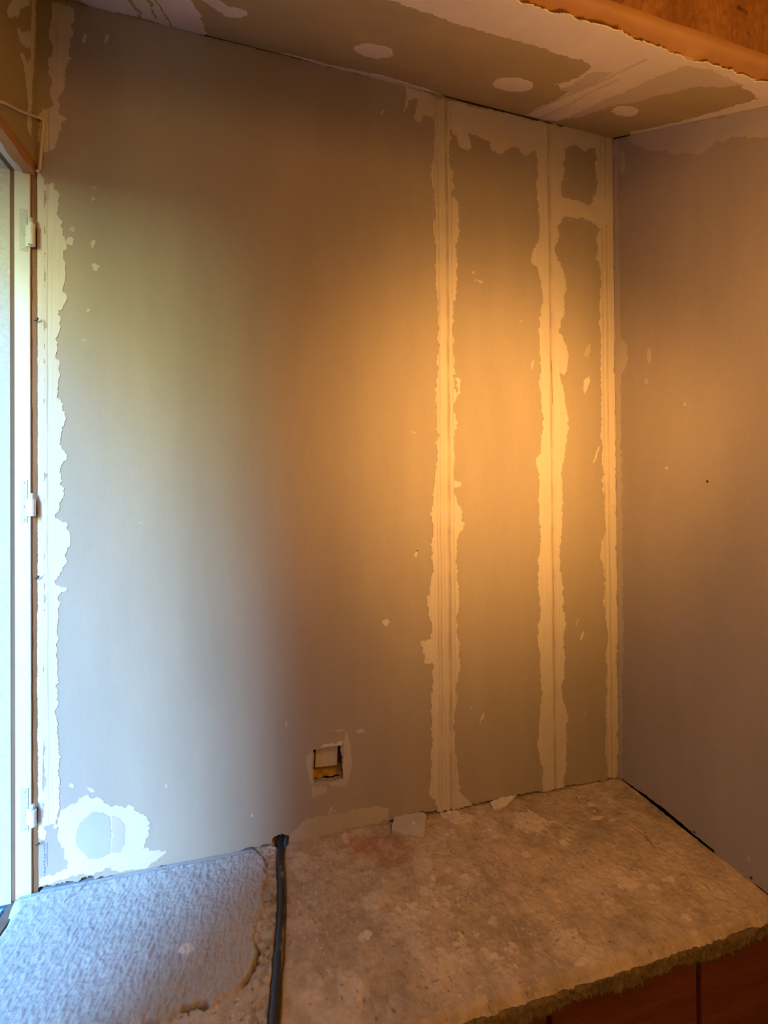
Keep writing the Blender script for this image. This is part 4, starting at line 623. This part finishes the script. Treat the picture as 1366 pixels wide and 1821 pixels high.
# pigment
base_c = np.array((0.48, 0.37, 0.24)); left_c = np.array((0.46, 0.405, 0.335)); pl_c = np.array((0.76, 0.62, 0.45)); red_c = np.array((0.40, 0.17, 0.075)); dk_c = np.array((0.14, 0.095, 0.06))
tone = fbm(X * 9, Y * 9, 100, 5, 0.6)[..., None]; tone2 = fbm(X * 45, Y * 45, 110, 4, 0.6)[..., None]
Cc = (base_c * (1.06 + 0.38 * tone + 0.34 * tone2)) * (1 - lf[..., None]) + (left_c * (1 + 0.10 * tone + 0.08 * tone2)) * lf[..., None]
Sp = np.zeros(X.shape)
for i, (pp,) in enumerate(SHAPES['splats']):
    cx = sum(p[0] for p in pp) / len(pp); cy = sum(p[1] for p in pp) / len(pp); rx = max(abs(p[0] - cx) for p in pp); ry = max(abs(p[1] - cy) for p in pp)
    d_ = np.hypot((X - cx) / rx, (Y - cy) / ry) + 0.45 * fbm(X * 110, Y * 110, 120 + i, 3)
    big = i in (14, 17, 18, 19, 29, 15, 6)
    s_ = 1 - smooth(0.85, 1.05, d_)
    if big or i in (13,): s_ = s_ * smooth(-0.05, 0.2, fbm(X * 95, Y * 95, 150 + i, 4, 0.6)) * 0.8
    Sp = np.maximum(Sp, s_)
haze = smooth(0.10, 0.5, fbm(X * 16 + 3, Y * 16, 210, 5, 0.65)) * (1 - lf) * 0.55; Sp = np.maximum(Sp, haze)
speck = smooth(0.40, 0.55, fbm(X * 200, Y * 150, 290, 3, 0.6)) * smooth(-0.15, 0.25, fbm(X * 14, Y * 14, 295, 3)) * (1 - lf) * 0.8; Sp = np.maximum(Sp, speck)
H += 0.0014 * Sp * (1 - lf)
Cc = Cc * (1 - Sp[..., None]) + pl_c * Sp[..., None]
Rd = np.zeros(X.shape)
for i, pp in enumerate(SHAPES['red']):
    cx = sum(p[0] for p in pp) / len(pp); cy = sum(p[1] for p in pp) / len(pp); rx = max(abs(p[0] - cx) for p in pp); ry = max(abs(p[1] - cy) for p in pp)
    Rd = np.maximum(Rd, (1 - smooth(0.3, 1.15, np.hypot((X - cx) / rx, (Y - cy) / ry))) * (0.35 + 0.65 * smooth(-0.3, 0.3, fbm(X * 70, Y * 70, 230 + i, 3))))
Cc = Cc * (1 - 0.75 * Rd[..., None]) + red_c * 0.75 * Rd[..., None]
darken = np.clip(0.85 * crack + 0.8 * pit * (1 - lf) + 0.6 * (1 - smooth(0.003, 0.0105, dC)) * np.where(X > 0.5 * (con[0][0] + con[3][0]), 1.0, 0.35) + 0.5 * between * smooth(0, 0.4, fbm(X * 80, Y * 80, 240, 3)), 0, 1)  # darker in cracks and pits and along the conduit trench, stronger on one side
for k in ('crack2', 'crack3', 'crack4'): darken = np.maximum(darken, 0.7 * np.exp(-(seg_dist(wx, wy, SHAPES[k]) / 0.002) ** 2) * smooth(-0.4, 0.2, fbm(X * 60, Y * 60, 90)))
Cc = Cc * (1 - 0.88 * darken[..., None]) + dk_c * 0.75 * darken[..., None]
# worn rounding of the front edge and of the window side; keep the back strip under the boards
fr = Y - YF; wear = 0.006 + 0.010 * (fbm(X * 18, X * 0, 260, 4) * 0.5 + 0.5) + 0.006 * (fbm(X * 90, X * 0, 264, 3) * 0.5 + 0.5)
H -= 0.012 * (1 - smooth(0, 1, fr / wear)) ** 1.5
H = np.minimum(H, 0.0085); H[Y > 0.0] = np.minimum(H[Y > 0.0], -0.001)
H = np.where(Y > -0.012, np.minimum(H, 0.0015 + 0.0 * Y), H)
H -= 0.022 * (1 - smooth(0.0, 0.022, X + 1.428)) * (1 - smooth(-0.05, -0.015, Y)) + 0.004 * (X < XL + 0.004)
X = np.where((Y > -0.001) & (X < XL), XL, X)
H -= 0.02 * (Y > -0.013) * (1 - smooth(0.009, 0.019, np.abs(X - con[0][0] - 0.002 - 0.003 * fbm(X * 0, Y * 250, 280)) + np.maximum(0, -Y) * 0.9))
Yd = Y + np.where(fr < 0.004, 0.004 * fbm(X * 60, X * 0, 270, 4), 0)
verts = np.stack([X, Yd, H], -1).reshape(-1, 3)
idx = np.arange(NX * NY).reshape(NX, NY)
quads = np.stack([idx[:-1, :-1], idx[:-1, 1:], idx[1:, 1:], idx[1:, :-1]], -1).reshape(-1, 4)
nv = len(verts)
me = bpy.data.meshes.new('rough_top'); me.from_pydata(verts.tolist(), [], quads.tolist()); me.update()
me.polygons.foreach_set('use_smooth', [True] * len(me.polygons))
ca = me.color_attributes.new('pigment', 'FLOAT_COLOR', 'POINT')
ca.data.foreach_set('color', np.concatenate([np.clip(Cc, 0, 1).reshape(-1, 3), np.ones((nv, 1))], 1).astype(np.float32).ravel())
me.materials.append(M['ledge'])
ledge = bpy.data.objects.new('masonry_ledge', None); COL.objects.link(ledge); ledge.location = (-0.7, -0.2, -0.9)
tag(ledge, 'deep rough mortar-topped brick ledge below the window and plasterboard walls', 'ledge')
o = bpy.data.objects.new('rough_top', me); COL.objects.link(o); o.parent = ledge; o.matrix_parent_inverse = Matrix.Translation(-Vector(ledge.location))
# mortar lip over the bricks
bm = bmesh.new()
top_i = idx[:, -1]; r1 = random.Random(11)
cols = []
for i in range(0, NX):
    x, y, z = verts[top_i[i]]
    zb = -0.034 - 0.004 * math.sin(x * 31) - 0.006 * float(vnoise(np.array([x * 60.0]), np.array([1.0]), 5)[0]) - 0.003 * r1.random()
    cols.append([bm.verts.new((x, y - 0.0, z)), bm.verts.new((x, y - 0.001 + 0.001 * r1.gauss(0, 1), z - 0.004))] +
                [bm.verts.new((x, YF - 0.001 + 0.0016 * r1.gauss(0, 1), -0.012 + (zb + 0.012) * k / 5)) for k in range(1, 6)] + [bm.verts.new((x, YF + 0.012, zb - 0.002))])
for a, b_ in zip(cols, cols[1:]):
    for k in range(len(a) - 1): bm.faces.new((a[k], b_[k], b_[k + 1], a[k + 1]))
bm_obj('mortar_lip', bm, M['edge_mortar'], ledge, smooth=True)
# bricks and joints
bm = bmesh.new(); box(bm, (XL, YF + 0.020, -0.9), (0.0, 0.05, -0.035)); bm_obj('mortar_bed', bm, M['joint'], ledge)
bm = bmesh.new(); zc = -0.018; row = 0
while zc > -0.9:
    xx = -0.2010 + (0.13 if row % 2 else 0.0) + 0.3035 * 3
    while xx > XL - 0.3:
        a, b_ = xx - 0.3035, xx - 0.0
        a2, b2 = max(a + 0.0055, XL + 0.002), min(b_ - 0.0055, -0.002)
        if b2 - a2 > 0.02: box(bm, (a2, YF + 0.007, zc - 0.215), (b2, YF + 0.06, zc), 0.003)
        xx -= 0.3035
    zc -= 0.235; row += 1
bm_obj('brick_face', bm, M['brick'], ledge)

# ------------------------------------------------------------------ things on the ledge and walls
def ledge_z(x, y):
    i = int(np.clip(round((x - xs[0]) / 0.002), 0, NX - 1)); j = int(np.clip(round((ys[0] - y) / 0.002), 0, NY - 1)); return float(H[i, j])
# conduit
pts = [(con[0][0] + 0.001, 0.035, 0.030), (con[0][0] + 0.001, 0.012, 0.015)] + [(x, y, 0.0035) for x, y in con[:-1] if y > YF + 0.004]
last = pts[-1]; pts += [(last[0] - 0.003, YF - 0.006, 0.0015), (last[0] - 0.004, YF - 0.020, -0.012), (last[0] - 0.004, YF - 0.021, -0.10), (last[0] - 0.004, YF - 0.021, -0.5), (last[0] - 0.004, YF - 0.021, -0.895)]
bm = bmesh.new(); sp_ = spline(pts, 10); tube(bm, sp_, [0.0062 + 0.0006 * math.sin(i * 0.9) + 0.0016 * min(1, max(0, (-p.y - 0.15) / 0.12)) for i, p in enumerate(sp_)], 16)
org = (con[3][0], con[3][1], 0.0)
con_o = bm_obj('electrical_conduit', bm, M['conduit'], smooth=True, origin=org)
tag(con_o, 'black plastic conduit lying in a trench across the ledge into the back wall', 'conduit')

def rough_plate(name, key, h0, h1, mat, seed, amp=0.0012, tilt=None, **kw):
    pts = SHAPES[key]; cx = sum(p[0] for p in pts) / len(pts); cy = sum(p[1] for p in pts) / len(pts)
    z = max(ledge_z(x, y) for x, y in pts + [[cx, cy]]) + 0.0002
    o = sheet(name, ragged([(p[0] - cx, p[1] - cy) for p in pts], amp, seed), to_ledge, h0, h1, mat)
    o.location = (cx, cy, z)
    if tilt: o.rotation_euler = tilt
    return o
oc = bpy.data.objects.new('plasterboard_offcut', None); COL.objects.link(oc)
pts = SHAPES['offcut']; cx = sum(p[0] for p in pts) / len(pts); cy = sum(p[1] for p in pts) / len(pts)
oc.location = (cx, cy, max(ledge_z(x, y) for x, y in pts) + 0.0003); oc.rotation_euler = (math.radians(7), 0, 0)
tag(oc, 'pale grey plasterboard offcut lying against the foot of the back wall', 'offcut')
board = sheet('board', ragged([(p[0] - cx, p[1] - cy) for p in pts], 0.0008, 3), to_ledge, 0.0, 0.0085, M['board_core'], oc); board.matrix_parent_inverse = Matrix.Identity(4)
bm = bmesh.new(); r_ = bmesh.ops.create_icosphere(bm, subdivisions=3, radius=0.0042)
for v_ in bm.verts: v_.co.z = v_.co.z * 0.45 + 0.0088; v_.co.x += 0.004 + 0.0006 * math.sin(v_.co.y * 1400); v_.co.y -= 0.004
dab = bm_obj('plaster_dab', bm, M['gypsum'], oc, smooth=True); dab.matrix_parent_inverse = Matrix.Identity(4)
sh = rough_plate('plaster_shard', 'shard', 0.0, 0.006, M['gypsum'], 6, 0.001, (math.radians(10), 0, 0))
tag(sh, 'pale elongated plaster shard leaning at the wall foot between the two seams', 'plaster shard')

# crumbs of plaster scattered on the mortar
for i, (x, y, s, lab) in enumerate(CRUMB_SPOTS):
    bm = bmesh.new(); bmesh.ops.create_icosphere(bm, subdivisions=2, radius=s); r_ = random.Random(300 + i)
    for v_ in bm.verts: v_.co *= 0.8 + 0.4 * r_.random(); v_.co.z *= 0.6
    o = bm_obj('plaster_crumb', bm, M['gypsum']); o.location = (x, y, ledge_z(x, y) + s * 0.35)
    tag(o, lab, 'crumb', 'plaster crumbs on the ledge')

# thin cream cable clipped over the window corner
bm = bmesh.new()
tube(bm, spline([(XL + 0.004, -0.16, 1.440), (XL + 0.006, -0.1355, 1.4615 + 0.0), (XL + 0.006, -0.105, 1.487), (XL + 0.005, -0.070, 1.510), (XL + 0.005, -0.035, 1.535), (XL + 0.005, -0.012, 1.553), (-1.3865, -0.006, 1.556), (-1.3835, -0.0045, 1.549), (-1.3860, -0.004, 1.515), (-1.3885, -0.004, 1.480), (-1.3905, -0.004, 1.455), (XL + 0.002, -0.006, 1.447)], 8), 0.0026, 10)
cb = bm_obj('electric_cable', bm, M['cable'], smooth=True, origin=(-1.39, -0.01, 1.5)); tag(cb, 'thin cream cable bent around the corner above the window head', 'cable')
